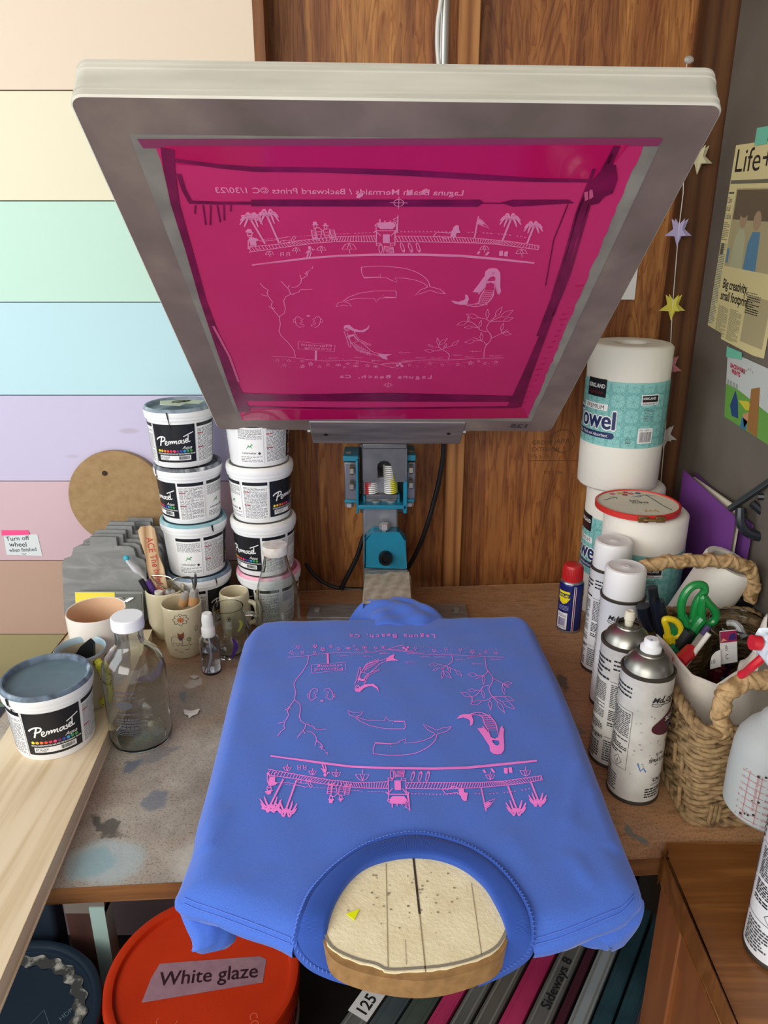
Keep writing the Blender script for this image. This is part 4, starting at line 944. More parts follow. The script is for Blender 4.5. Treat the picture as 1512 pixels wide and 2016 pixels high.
make_tub('ink_tub', (tx(385, 1.04), YT, zt[1]), 118, L_TEAL, 'white ink tub with teal stained lid, second from bottom of left stack', drips=((-.062, .003, .077),))
make_tub('ink_tub', (tx(374, 1.13), YT, zt[2]), -50, L_BLK, 'white ink tub with black smeared lid, second from top of left stack', drips=((.0, .003, .072),))
topt = make_tub('ink_tub', (tx(357, 1.22), YT, zt[3]), 0, L_GREYB, 'white ink tub with paper note on its grey lid, top of left stack', drips=((-.004, .0022, .064),))
make_tub('ink_tub', (tx(531, .94), YT+.004, zt[0]), -62, L_PNK, 'white ink tub with pink smeared lid, bottom of the right stack')
make_tub('ink_tub', (tx(520, 1.04), YT+.004, zt[1]), -38, L_WHT, 'white ink tub behind the tall bottle, second from bottom of right stack')
make_tub('ink_tub', (tx(513, 1.13), YT+.004, zt[2]), 64, mat('lid_white_clean', 'e8e6df', .4), 'white ink tub with clean white lid, black label on its right side')
make_tub('ink_tub', (tx(507, 1.22), YT+.004, zt[3]), 112, mat('lid_white_top', 'dfddd6', .45), 'white ink tub partly hidden by the screen frame, top of right stack')
big = make_tub('ink_tub', tuple(atz(112, 1452, T+.022)[:2])+(T+.0222,), 24, lidm('lid_rim_smeared', '3c4450', 'a8b4be', '66788a'), 'white ink tub with flat slate lid alone on the pine plank', centre=L_MAIN, drips=((-.045, .004, .070),))
# paper note on the top tub
c = WM[topt.name].translation
F = Flat(); note = [(-.028, -.018), (-.034, .006), (-.018, .016), (-.010, .024), (.004, .016), (.034, .018), (.030, -.006), (.012, -.012), (.006, -.026)]
m = M().prism(note, .0925, .0932, fn=lambda x, y, z: (c.x+.004+x, c.y+y, c.z+z+.004*sin(x*60)*0+.0012*sin(x*120)))
m.tube([(c.x+.0+.012*cos(a*.7)+a*.0006, c.y+.008*sin(a*.9), c.z+.0945) for a in range(14)], .0005, 4, 1)
tag(m.build('paper_note', [mat('pale_green_paper', 'c6ccb4', .9), INKD]), 'torn pale paper note lying on the topmost left ink tub', 'note')
# ================================================================ things on the wall at the left
c0 = aty(6, 1052, WY); c1 = aty(84, 1094, WY); t = thing('sticky_note', 'white handwritten note stuck to the pink board with pink tape', 'note', (c0.x, WY, c1.z))
F = Flat(); w_, h_ = c1.x-c0.x, c0.z-c1.z
F.poly([(0, .002), (w_, 0), (w_-.003, h_), (.001, h_+.001)], 0, 1)
F.text('Turn off', .004, h_*.70, .0118, 1, 2, sx=1.05, rot=.05, bold=.005); F.text('wheel', .008, h_*.44, .0125, 1, 2, sx=1.05, bold=.005); F.text('when finished', .006, h_*.18, .0105, 1, 2, sx=.85, bold=.005, rot=.04)
F.stroke([(w_*.44, h_*.12), (w_*.49, h_*.05), (w_*.55, h_*.12)], .001, 1, 2)
F.emit(lambda x, y, h: (x, -h, y), off=.0006).build('paper', [mat('note_paper', 'd6dcdc', .8), INKD], t)
F = Flat().poly([(-.002, h_-.002), (.048, h_+.000), (.046, h_+.008), (-.001, h_+.008)], 0, 1); F.emit(lambda x, y, h: (x, -h, y), off=.0012).build('pink_tape', mat('hot_pink_tape', 'f0508a', .5), t)
# round board
cx = aty(236, 980, WY-.007); t = thing('round_board', 'round brown fibreboard bat hanging on the painted boards', 'board', (cx.x, WY-.010, cx.z))
RB = .0855; m = M().lathe([(0, -.0045), (RB-.0008, -.0045), (RB, -.0038), (RB, .0038), (RB-.0008, .0045), (0, .0045)], 80, 0, RX)
m.build('disc', mat('fibreboard', 'a4865e', .8, col2='94764e', scale=90, contrast=(.3, .7), bump=.1), t)
hz = aty(208, 930, WY-.01); M().lathe([(0, 0), (.0045, 0), (.0045, .0012), (0, .0012)], 16, 0, Matrix.Translation((hz.x-cx.x, -.0044, hz.z-cx.z)) @ RX).build('nail_hole', mat('hole_dark', '3a2c1e', .9), t)
# pottery bats leaning on the wall
BATM = mat('grey_pottery_bat', '747472', .75, col2='9b9a97', scale=16, stretch=(1, 1, 3), contrast=(.35, .8), col3='828280', bump=.2, dist=1.5)
def bat_poly(w, h, r=.014):
    q = []
    for cx_, cy_, a0 in ((w/2-r, r, -pi/2),):
        for k in range(5): a = a0+pi/2*k/4; q.append((cx_+r*cos(a), cy_+r*sin(a)))
    q += [(w/2, h-.034), (w/2-.004, h-.026), (w/2-.016, h-.022), (w/2-.02, h-.008), (w/2-.028, h-.004), (.022, h-.004), (.021, h+.010), (-.021, h+.010), (-.022, h-.004), (-w/2+.028, h-.004), (-w/2+.02, h-.008), (-w/2+.016, h-.022), (-w/2+.004, h-.026), (-w/2, h-.034)]
    for k in range(5): a = pi+pi/2*k/4; q.append((-w/2+r+r*cos(a), r+r*sin(a)))
    return q
NB = 9
pb0 = atz(120, 1256, T+.022); 
for i in range(NB):
    sc_ = i
    t_loc = (-.450+.0044*i+(.003 if i % 2 else 0), 1.105+.0095*i, T+.0005 + (0.0225 if i < 5 else .0015))
    o = M().prism(bat_poly(.137-.0006*i, .130+.0032*i if i else .132), 0, .0062, fn=lambda x, y, z: (x, z, y)).build('pottery_bat', BATM, bevel=.0012)
    o.location = t_loc; o.rotation_euler = (R(-13), 0, R(-2)); WM[o.name] = Matrix.Translation(t_loc) @ o.rotation_euler.to_matrix().to_4x4()
    tag(o, 'dusty grey square pottery bat, front one of the leaning stack' if i == 0 else 'dusty grey notched pottery bat leaning in the stack behind the front one', 'pottery bat', 'grey pottery bats leaning in a stack by the wall' if i else None)
# yellow packet of tools leaning on the front bat
c = aty(215, 1212, 1.085); t = thing('tool_packet', 'clear blister packet with yellow card and a coil of wire behind the cream cup', 'packet', (c.x, 1.088, T+.024), rot=(R(-12), 0, 0))
M().box(-.056, 0, 0, .052, .002, .060).build('card', mat('clear_packet', '8f918a', .3), t)
M().box(-.055, -.0010, .034, .008, -.0002, .059).build('yellow_card', mat('yellow_card', 'e6d23c', .5), t)
M().box(.008, -.0012, .030, .050, -.0002, .056).build('backing', mat('grey_card', '6a6e66', .5), t)
m = M()
for k in range(3): m.tube(smooth_pts([(.010+.013*cos(a*.9+k)+a*.0022, -.003, .046+.005*sin(a*1.1+k)) for a in range(10)], 4), .0011, 5)
m.tube([(-.045, -.003, .045), (.01, -.003, .047)], .0012, 6); m.build('wire_coil', CHROME, t)
M().box(.012, -.0022, .014, .034, -.0013, .026).build('sticker', mat('sticker_white', 'e0dcdc', .5), t)
# ================================================================ mugs, bottles, brushes
random.seed(11)
CREAM = mat('cream_glaze', 'ddd2b2', .2, coat=.5, col2='d2c6a4', scale=15)
def cup_prof(r0, r1, h, t_=.0035, foot=.003):
    return [(0, foot), (r0-.004, foot), (r0-.003, 0), (r0, .002), (r0+(r1-r0)*.3, h*.3), (r1, h*.75), (r1, h-.0012), (r1-t_*.5, h), (r1-t_, h-.0012), (r1-t_, h*.7), (r0+(r1-r0)*.3-t_, h*.3), (r0-t_, .008), (0, .008)]
def base_px(px, py, z): p = atz(px, py, z); return (p.x, p.y, z)
# large cream cup with peach inside
loc = base_px(206, 1322, T+.0222)
t = thing('ceramic_cup', 'wide white cup with peach glazed inside behind the glass jug', 'cup', loc)
M().lathe([(0, .002), (.029, .002), (.033, 0), (.036, .004), (.0395, .05), (.0405, .098, 0), (.0398, .1005, 0), (.0385, .1, 1), (.037, .092, 1), (.0355, .04, 1), (.030, .007, 1), (0, .006, 1)], 48).build('cup', [mat('white_glaze', 'e6ddd2', .25, coat=.3), mat('peach_inside', 'd9b290', .4)], t)
# painted mug with blue rim and cheetah handle
loc = base_px(173, 1376, T+.0222)
t = thing('painted_mug', 'mug with pale blue rim and yellow spotted cat handle', 'mug', loc, R(-8))
M().lathe([(0, .003), (.028, .003), (.030, 0), (.032, .004), (.033, .04), (.0335, .072), (.0338, .0768, 1), (.0325, .079, 1), (.031, .0768, 1), (.0305, .07, 2), (.029, .03, 2), (.026, .007, 2), (0, .006, 2)], 44).build('mug', [mat('mug_outside', 'c8bba4', .35, col2='b8ac98', scale=14), mat('mug_rim_blue', 'a9c2cc', .3), mat('mug_inside', 'b5a890', .4)], t)
YC = mat('cheetah_yellow', 'd6d23c', .4); m = M()
hp = smooth_pts([(.030, -.014, .070), (.037, -.018, .064), (.041, -.020, .050), (.042, -.020, .030), (.037, -.018, .014), (.030, -.015, .008)], 6)
m.tube(hp, .0055, 10, 0); m.sphere((.037, -.019, .066), .0065, 0)
for k in range(46):
    p = random.choice(hp); a = random.uniform(-2.6, .6); q = p+Vector((.0052*cos(a), .0052*sin(a), random.uniform(-.002, .002))); m.sphere(q, .0009, 1, 6)
m.build('handle', [YC, BLACK], t, label='yellow spotted cheetah handle')
M().tube([(.035, -.004, .062), (.040, -.006, .050)], .004, 8).build('orange_ear', mat('orange_glaze', 'd87838', .4), t)
# knife / tool in mug
p0 = Vector(loc)+Vector((-.004, .004, .02)); tag(M().prism([(-.010, 0), (.016, .006), (.022, .064), (.018, .070), (.004, .060), (-.008, .042)], -.0018, .0018, fn=lambda x, y, z: (p0.x+x, p0.y+z, p0.z+y)).build('black_tool', DPLAST, bevel=.0008), 'flat black tool standing in the blue rimmed mug', 'tool')
# glass growler
loc = base_px(280, 1450, T)
loc = (loc[0], loc[1], T)
t = thing('glass_jug', 'round shouldered clear glass jug with white cap beside the plank', 'jug', loc)
R_ = .0395
outp = [(0, .004), (.028, .003), (.032, 0), (.0375, .002), (R_, .010), (R_, .092), (.0392, .102), (.0372, .114), (.0325, .124), (.0255, .131), (.019, .138), (.0172, .143), (.0172, .164)]
inp = [(r-.0018 if r > .004 else 0, z+(.004 if z < .02 else -.0006)) for r, z in outp]
M().lathe(outp+[(.0157, .164)]+list(reversed(inp[:-1])), 56).build('glass', GLASS, t)
M().lathe([(0, .177), (.0185, .177), (.0198, .1755), (.0200, .165), (.0197, .162), (.0180, .162), (.0180, .174), (0, .174)], 48).build('cap', mat('cap_white', 'e8e9ec', .3), t)
F = Flat(); JG = mat('jug_print_grey', '4a4a50', .6)
F.disc(-.003, .074, .0105, 0, 1, 20, .0065)
for y, w1 in ((.092, .018), (.0855, .021), (.062, .020), (.054, .022), (.050, .022), (.046, .022), (.042, .018)): F.lines(-w1/2-.004, y-.0025, w1/2+.003, y+.0012, 1, 0, 1, .7)
F.lines(-.015, .030, .013, .040, 4, 0, 1, .5)
F.emit(cyl(R_), off=.0003, cut=.004).build('printed_mark', [JG], t)
# small cream pumpkin cup with drawings
def drawn_cup(name, loc, label, rz, r0, r1, h, art):
    t = thing(name, label, 'cup', loc, rz)
    M().lathe([(0, .002), (r0-.006, .002), (r0-.003, 0), (r0, .004), (r1, h*.35), (r1+.0005, h-.0015), (r1-.001, h), (r1-.0022, h-.0015), (r1-.0025, h*.35), (r0-.003, .007), (0, .006)], 44).build('cup', CREAM, t)
    F = Flat(); art(F); F.emit(cyl(r1+.0005), off=.0004, cut=.003).build('drawing', [INKD, mat('doodle_brown', '8a4a30', .5), mat('doodle_blue', '39407a', .5), mat('doodle_green', '6a8a30', .5), mat('doodle_orange', 'c8764a', .5)], t)
    return t
def art1(F):
    c = [( .001+ (.0105+.0016*cos(8*a))*cos(a), .0705+(.0085+.0014*cos(8*a))*sin(a)) for a in [i*pi/28 for i in range(56)]]
    F.stroke(c, .0006, 0, 1, closed=True); F.disc(.001, .0702, .0046, 4, 1, 16, .0042); F.stroke([(.001, .075), (.001, .0775)], .0012, 0, 1)
    for a in range(3): F.stroke([(.001-.003+a*.003, .0735), (.001-.004+a*.004, .0702), (.001-.003+a*.003, .067)], .0004, 1, 2)
    for x, y in ((-.006, .073), (.006, .074), (.008, .069), (.004, .065), (-.004, .065)): F.disc(x, y, .0006, 0, 2, 6)
    F.disc(.001, .058, .0004, 0, 1, 6); F.disc(.0, .0545, .0004, 0, 1, 6); F.disc(.0005, .051, .0005, 0, 1, 6)
    F.stroke([(-.0045, .040), (-.010, .0425), (-.015, .0405), (-.0165, .036), (-.0165, .0265), (-.0135, .0265), (-.0135, .031), (-.008, .031), (-.008, .0265), (-.005, .0265), (-.0045, .031), (-.002, .031), (-.0015, .0265), (.0005, .0265), (.001, .036)], .0005, 0, 1)
    F.poly([(-.0055, .049), (-.0030, .0465), (.0005, .0465), (.0038, .050), (.0040, .042), (.0022, .0385), (-.002, .038), (-.0052, .041)], 1, 2); F.poly([(-.0052, .041), (-.002, .038), (.002, .0385), (.0005, .036), (-.003, .0355)], 2, 2); F.disc(-.002, .0405, .0009, 0, 3); F.disc(.001, .0405, .0009, 0, 3)
    F.stroke([(.0105, .028), (.0105, .033)], .0007, 1, 1)
    for a in range(8): an = a*pi/4; F.stroke([(.0105+.0012*cos(an), .036+.0012*sin(an)), (.0105+.0036*cos(an), .036+.0036*sin(an))], [.0006, .0018], 3, 1)
    F.stroke([(.001, .0265), (.004, .0268), (.008, .0264), (.012, .0266), (.0165, .0262)], .0005, 0, 1)
    for x in (-.012, .004): F.stroke([(x, .0195), (x+.004, .019), (x+.006, .0195)], .0007, 0, 1)
    F.stroke([(-.005, .016), (.001, .0155)], .0007, 0, 1)
    F.stroke([(.0225, .046), (.0215, .0515), (.0235, .055), (.0265, .054), (.027, .048), (.0225, .046)], .0006, 0, 1); F.disc(.0238, .0525, .0004, 0, 2, 6); F.disc(.0255, .0525, .0004, 0, 2, 6)
def art2(F):
    for x, y in ((.006, .030), (.010, .022), (-.004, .024), (.002, .020)): F.stroke([(x+.0014*cos(a*pi/2.5), y+.0014*sin(a*pi/2.5)) for a in range(5)], .0007, 0, 1, closed=True)
loc1 = base_px(366, 1281, T)
c1 = drawn_cup('doodled_cup', loc1, 'tall cream cup with drawn fox in front of tool holder cup', R(8), .0275, .0302, .086, art1)
loc2 = base_px(333, 1252, T); loc2 = (loc2[0], loc2[1]+.003, T)
c2 = drawn_cup('doodled_cup', loc2, 'cream cup with small stars holding brushes behind the fox cup', R(14), .0215, .030, .086, art2)
# tools in the cups
def stick(name, label, cat, P, r, mt, seg=10, flat=1): return tag(M().tube(smooth_pts(P, 4), r, seg, 0, flat=flat).build(name, mt), label, cat)
Yc = loc2[1]
def at2(px, py, Y): return aty(px, py, Y)
# wooden stirring stick with red lettering
t = thing('paint_stirrer', 'wooden paint stirrer with red lettering standing in the star cup', 'paint stirrer', tuple(at2(322, 1190, Yc)))
o = WM[t.name].translation; top = at2(286, 1036, Yc+.012); dv = (Vector(top)-o); Ld = dv.length; dv.normalize(); sd = Vector((0, 1, 0)).cross(dv).normalized(); nn = sd.cross(dv)
def stf(x, y, h): p = o+dv*y+sd*x-(nn if nn.y > 0 else -nn)*(h)+Vector((0, 0, 0)); return tuple(p)
pr = [(-.012, -.02), (.012, -.02), (.0125, Ld*.25), (.0135, Ld*.45), (.0105, Ld*.62), (.0118, Ld*.72), (.0135, Ld*.85), (.0130, Ld*.96), (.008, Ld), (-.008, Ld), (-.013, Ld*.96), (-.0135, Ld*.85), (-.0118, Ld*.72), (-.0105, Ld*.62), (-.0135, Ld*.45), (-.0125, Ld*.25)]
if stf(0.01, .1, 0)[0] < stf(0, .1, 0)[0]: sd = -sd
M().prism(pr, 0, .003, fn=lambda x, y, z: stf(x, y, z-.003)).build('stick', wood('stirrer_wood', 'c9ac86', 'd4b993', 'bb9b74', 'z', 60, .7), t, world=True)
F = Flat().text('ACE The helpful place', -.0035, Ld*.86, .0155, 0, 1, rot=-pi/2, sx=.86, bold=.01); F.emit(stf, off=.0003).build('lettering', mat('red_ink', 'b8423c', .6), t, world=True)
t = thing('toothbrush', 'toothbrush with white and purple handle and blue tip in the star cup', 'toothbrush', tuple(at2(318, 1190, Yc)))
M().tube(smooth_pts([at2(320, 1195, Yc), at2(306, 1170, Yc), at2(288, 1143, Yc)], 4), .0060, 10, 0).build('grip', mat('purple_plastic', '5a3a88', .35), t, world=True)
M().tube(smooth_pts([at2(288, 1143, Yc), at2(277, 1128, Yc), at2(266, 1118, Yc), at2(256, 1108, Yc), at2(250, 1101, Yc)], 4), [.0035, .0035, .004, .005, .0065, .0078, .009, .0095, .0092, .0085, .0078, .007, .0065, .0062, .006, .0055, .005], 12, 0, flat=.5).build('handle', mat('toothbrush_white', 'd2d6da', .35), t, world=True)
M().sphere(at2(249, 1099, Yc), .005, 0).build('tip', mat('cyan_rubber', '3aa6bc', .4), t, world=True)
stick('black_pen', 'black pen leaning left beside the toothbrush in the star cup', 'pen', [at2(304, 1196, Yc-.006), at2(290, 1165, Yc-.006), at2(277, 1141, Yc-.006)], .0042, DPLAST)
stick('black_tool', 'dark ribbed tool handle behind the paint stirrer', 'tool', [at2(320, 1190, Yc+.012), at2(305, 1150, Yc+.014), at2(295, 1127, Yc+.016)], .0065, mat('navy_rubber', '1c2030', .5))
t = thing('marker_pen', 'white capped marker pen standing in the star cup', 'marker', tuple(at2(314, 1185, Yc-.014)))
M().tube([at2(316, 1200, Yc-.016), at2(313, 1181, Yc-.016)], .0068, 16).build('barrel', mat('marker_barrel', 'dcd9cc', .4), t, world=True)
M().tube([at2(313, 1181, Yc-.016), at2(312, 1164, Yc-.016)], .0062, 16).build('cap', mat('marker_cap', 'e2ded0', .4), t, world=True)
def loop_tool(lab, base, ferr, loop, wr, Y, br=.0075):
    t = thing('loop_tool', lab, 'clay tool', tuple(at2(*base, Y)))
    a, b = at2(*base, Y), at2(*ferr, Y); M().tube([a, a.lerp(b, .6)], br, 12).build('handle', mat('tool_wood', 'b98a5c', .5), t, world=True)
    M().tube([a.lerp(b, .55), b, b+(b-a)*.12], [br*.98, br*.9, br*.5], 14).build('ferrule', CHROME, t, world=True)
    M().tube(smooth_pts([at2(*q, Y-.001*i) for i, q in enumerate(loop)], 5), wr, 6, flat=1).build('wire_loop', mat('tool_wire', '9c978c', .3, 1), t, world=True)
loop_tool('clay loop tool with wide flat wire loop above the fox cup', (336, 1200), (333, 1165), [(332, 1162), (315, 1152), (299, 1136), (303, 1133), (325, 1134), (338, 1140), (341, 1152), (334, 1162)], .0012, Yc-.004, .0105)
loop_tool('clay loop tool with wooden handle and bent wire in the fox cup', (380, 1190), (383, 1162), [(383, 1160), (386, 1148), (385, 1132), (384, 1131), (383, 1148), (382, 1160)], .0014, loc1[1]+.004)
loop_tool('clay loop tool with long crooked wire loop reaching left of fox cup', (360, 1192), (366, 1168), [(368, 1166), (378, 1160), (380, 1150), (374, 1136), (352, 1137), (341, 1142), (344, 1150), (362, 1166)], .0011, loc1[1]+.012)
# fine mist bottle
loc = base_px(417, 1320, T); t = thing('mist_bottle', 'small clear mist spray bottle with white pump in front of glass mug', 'spray bottle', loc)
rb = .0152; outp = [(0, .001), (.012, .001), (rb-.001, 0), (rb, .002), (rb, .052), (rb-.001, .056), (.010, .0615), (.008, .063)]
M().lathe(outp+[(.0068, .063)]+[(max(r-.0012, 0), z+(.002 if z < .01 else -.001)) for r, z in reversed(outp)], 36).build('bottle', mat('clear_plastic', 'eef0f6', .08, trans=1, ior=1.3), t)
M().lathe([(0, .004), (rb-.0016, .004), (rb-.0016, .038), (0, .038)], 30).build('liquid', mat('water', 'f4f6fa', 0, trans=1, ior=1.33), t)
M().lathe([(.0095, .060), (.0100, .060), (.0100, .073), (.0092, .0745), (.0085, .076), (.0085, .088), (.0072, .0955), (.0066, .0965), (0, .0965)], 30).build('pump', WHITE, t)
M().tube(smooth_pts([(0, 0, .060), (.001, 0, .03), (-.003, 0, .006)]), .0014, 6).build('dip_tube', mat('tube_plastic', 'cfd4da', .3), t)
# glass mug with painted streaks
loc = base_px(455, 1284, T); t = thing('glass_mug', 'round clear glass mug with purple and red streaks beside the shirt', 'mug', loc)
outp = [(0, .003), (.020, .003), (.0235, 0), (.028, .006), (.0305, .022), (.0300, .042), (.0268, .060), (.0235, .072), (.0238, .080)]
M().lathe(outp+[(.0222, .080)]+[(max(r-.0016, 0), z+(.002 if z < .01 else 0)) for r, z in reversed(outp[:-1])], 44).build('glass', GLASS, t)
M().tube(smooth_pts([(.026, .004, .066), (.040, .004, .064), (.046, .004, .048), (.042, .004, .028), (.030, .004, .020)]), .0035, 10).build('handle', GLASS, t)
for P, c_, w_ in (([(-.6, .010), (-.55, .020), (-.7, .032)], 'purple', .006), ):
    pass
def streak(name, a0, zs, w_, mt):
    rr = lambda z: .0315; m = M(); n_ = 12
    def f(u, v): z = zs[0]+(zs[1]-zs[0])*v; a = a0+.25*sin(v*2.5)+(u-.5)*w_*(1-abs(v-.5)*.9)/.03; r = (.0308 if z < .045 else .0308-(z-.045)*.18)+.0006; return (r*cos(a), r*sin(a), z)
    return M().grid(f, 3, n_).build(name, mt, t)
streak('purple_streak', -1.35, (.008, .040), .008, mat('purple_glass', '4a2a78', .2)); streak('red_streak', -2.5, (.014, .034), .005, mat('red_glass', '9a3a30', .2)); streak('blue_streak', -.3, (.030, .058), .004, mat('blue_glass', '3a4aa0', .2)); streak('green_streak', -.9, (.050, .066), .007, mat('green_glass', '9aa04a', .2))
# cream pitcher
loc = base_px(466, 1240, T); t = thing('cream_mug', 'small cream mug with a brown drawing behind the glass mug', 'mug', loc)
M().lathe([(0, .003), (.020, .003), (.023, 0), (.025, .004), (.026, .03), (.0245, .062), (.0235, .0700), (.0222, .0715), (.0210, .070), (.0215, .06), (.023, .03), (.021, .008), (0, .007)], 40, 0, Matrix.Identity(4)).build('cup', CREAM, t)
M().tube(smooth_pts([(.022, -.004, .055), (.034, -.008, .052), (.038, -.010, .038), (.034, -.008, .022), (.024, -.004, .016)]), .0042, 10).build('handle', CREAM, t)
F = Flat()
for a in range(6): F.stroke([(-.006, .034), (-.006+.005*cos(a*1.05), .034+.0055*sin(a*1.05))], .0009, 0, 1)
F.emit(cyl(.0262), off=.0004, cut=.004).build('drawing', mat('brown_doodle', '5a3220', .5), t)
# tall milk bottle
loc = base_px(562, 1222, T); loc = (loc[0], 1.085, T); t = thing('glass_milk_bottle', 'tall clear glass bottle with white cap in front of right tub stack', 'bottle', loc)
outp = [(0, .004), (.026, .003), (.031, 0), (.0345, .004), (.0345, .072), (.033, .092), (.028, .112), (.0215, .132), (.0175, .150), (.0170, .162)]
M().lathe(outp+[(.0152, .162)]+[(max(r-.0018, 0), z+(.003 if z < .02 else 0)) for r, z in reversed(outp[:-1])], 48).build('glass', GLASS, t)
M().lathe([(.0172, .156), (.0195, .156), (.0200, .160), (.0200, .168), (.0190, .170), (0, .1705)], 40).build('cap', mat('bottle_cap', 'd9dad8', .35, col2='c7b7a4', scale=60), t)
# torn paper scraps on the bench
def scrap(px, py, pts, label, mt):
    c = atz(px, py, T); m = M().prism([(c.x+x*.00055, c.y-y*.0008) for x, y in pts], T+.0008, T+.0016, fn=lambda x, y, z: (x, y, z+.0016*abs(sin((x-c.x)*130)))); return tag(m.build('paper_scrap', mt), label, 'paper scrap')
scrap(375, 1407, [(-20, -10), (-2, -8), (20, -12), (18, 2), (8, 5), (0, 12), (-4, 4), (-14, 2)], 'torn white paper scrap on the bench between jug and shirt', PAPER)
scrap(382, 1336, [(-12, -2), (-4, -8), (8, -6), (12, 0), (2, 4)], 'small dirty paper scrap on the bench near the mist bottle', mat('dirty_paper', 'c2bbae', .9))
# ================================================================ right side: paper towels
random.seed(21)
PT1 = mat('paper_towel', 'e9e4d8', .9, bump=.5, bscale=55); AQ = mat('aqua_wrap', '8cc6c0', .4); AQD = mat('aqua_line', '559a98', .5); NAVY = mat('navy_print', '1e2f5e', .45)
WRAPM = [AQ, AQD, LBL, BL, NAVY, mat('dark_red_print', '7a1f2c', .5), INK]
HR = .229
def towel(name, loc, label, r, rz, kind, group=None):
    t = thing(name, label, 'paper towel roll', loc, rz, group)
    prof = [(0, .012), (.021, .012), (.021, .001), (.0225, 0), (r-.003, 0), (r, .004), (r+.0006, HR*.33), (r-.0004, HR*.6), (r, HR-.005), (r-.004, HR-.001)]
    n = 5
    for k in range(n): rr = r-.006-(r-.030)*k/n; prof += [(rr, HR-.0005+.0008*(k % 2))]
    prof += [(.0225, HR-.001), (.021, HR-.003), (.021, HR-.03), (0, HR-.03)]
    M().lathe(prof, 64, 0, wob=.004).build('roll', PT1, t, angle=60)
    F = Flat(); z0, z1 = .074, .176; AR = pi*r
    F.rect(-AR, z0, AR, z1, 0, 0, 64)
    s = .023
    for i in range(-9, 10):
        for j in range(5):
            cx, cy = i*s, z0+j*s+.004
            for rr in (.0135, .0118):
                P = [(cx+rr*cos(a*pi/12), cy+rr*sin(a*pi/12)) for a in range(25)]; seg = []
                for p in P:
                    if z0+.0005 < p[1] < z1-.0005 and abs(p[0]) < AR: seg.append(p)
                    else:
                        if len(seg) > 1: F.stroke(seg, .00055, 1, 1)
                        seg = []
                if len(seg) > 1: F.stroke(seg, .00055, 1, 1)
            for a in range(4):
                an = pi/4+a*pi/2; e = (cx+s*.5*cos(an)*1.35, cy+s*.5*sin(an)*1.35)
                if z0 < e[1] < z1 and z0 < cy < z1:
                    for sg in (1, -1): F.stroke([(cx, cy), ((cx+e[0])/2-sin(an)*.0035*sg, (cy+e[1])/2+cos(an)*.0035*sg), e], .0005, 1, 1)
    # brand panel, front
    F.rect(-.034, z1-.026, .004, z1+.002, 3, 3, 8); F.text('KIRKLAND', -.0325, z1-.012, .0088, 2, 4, bold=.02, sx=.80); F.text('Signature', -.030, z1-.021, .0075, 5, 4, shear=.4)
    F.rect(-.040, z0+.056, .009, z0+.066, 2, 3, 8); F.text('PREMIUM', -.034, z0+.0575, .0095, 3, 4, sx=.96)
    for dx_, dy_, mk, ly in [(.0022*cos(a*pi/4), .0022*sin(a*pi/4), 2, 5) for a in range(8)]+[(0, 0, 4, 6), (.0006, 0, 4, 6), (-.0006, 0, 4, 6)]:
        F.text('Towel', -.064+dx_, z0+.028+dy_, .040, mk, ly, bold=.012, sx=.86)
    F.rect(-.052, z0+.0125, .018, z0+.0225, 4, 3, 12); F.disc(.018, z0+.0175, .005, 4, 3); F.text('Soft, Thick and Absorbent', -.050, z0+.0150, .0072, 2, 4, sx=.82)
    # side label
    F.rect(.058, z1-.034, .088, z1-.018, 2, 3, 6); F.rect(.0595, z1-.0295, .0865, z1-.0195, 3, 4, 6); F.text('KIRKLAND', .0605, z1-.0255, .0052, 2, 5, bold=.02, sx=.86); F.text('Signature', .0605, z1-.029, .0036, 5, 5); F.lines(.0600, z1-.0335, .086, z1-.0302, 2, 6, 4)
    F.lines(.064, z1-.060, .080, z1-.038, 9, 6, 3, .3); F.rect(.058, z0+.008, .083, z0+.032, 2, 3, 6); F.text('ITM. / ART. 1', .059, z0+.0275, .0042, 3, 4, sx=.9); F.barcode(.061, z0+.010, .081, z0+.026, 3, 4)
    F.stroke([(.040, z0+.012), (.048, z0+.012), (.044, z0+.019)], .0008, 3, 3, closed=True); F.text('4', .0428, z0+.0128, .004, 3, 3); F.rect(.040, z0+.0085, .048, z0+.0098, 3, 3)
    F.emit(cyl(r+.0004), off=.0005, dz=.00008, cut=.006).build('wrapper', WRAPM, t, smooth=False, label='aqua printed plastic wrapper band')
    return t
def rx(px, Y, z): return (px-756)/FPX*(Y*CP+(CZ-z)*SP)
YR = 1.214
towel('paper_towel_roll', (rx(1220, YR, 1.02), YR, T), 'paper towel roll standing on bench, lower one behind the hoop roll', .0630, R(-70), 0)
towel('paper_towel_roll', (rx(1229, YR, 1.25), YR, T+.2295), 'wrapped paper towel roll standing on top of another by the stars', .0640, R(-48), 1)
YF = 1.085
YH = YF
towel('paper_towel_roll', (rx(1257, YF, 1.02), YF, T), 'paper towel roll under the red embroidery hoop', .0615, R(-70), 2)
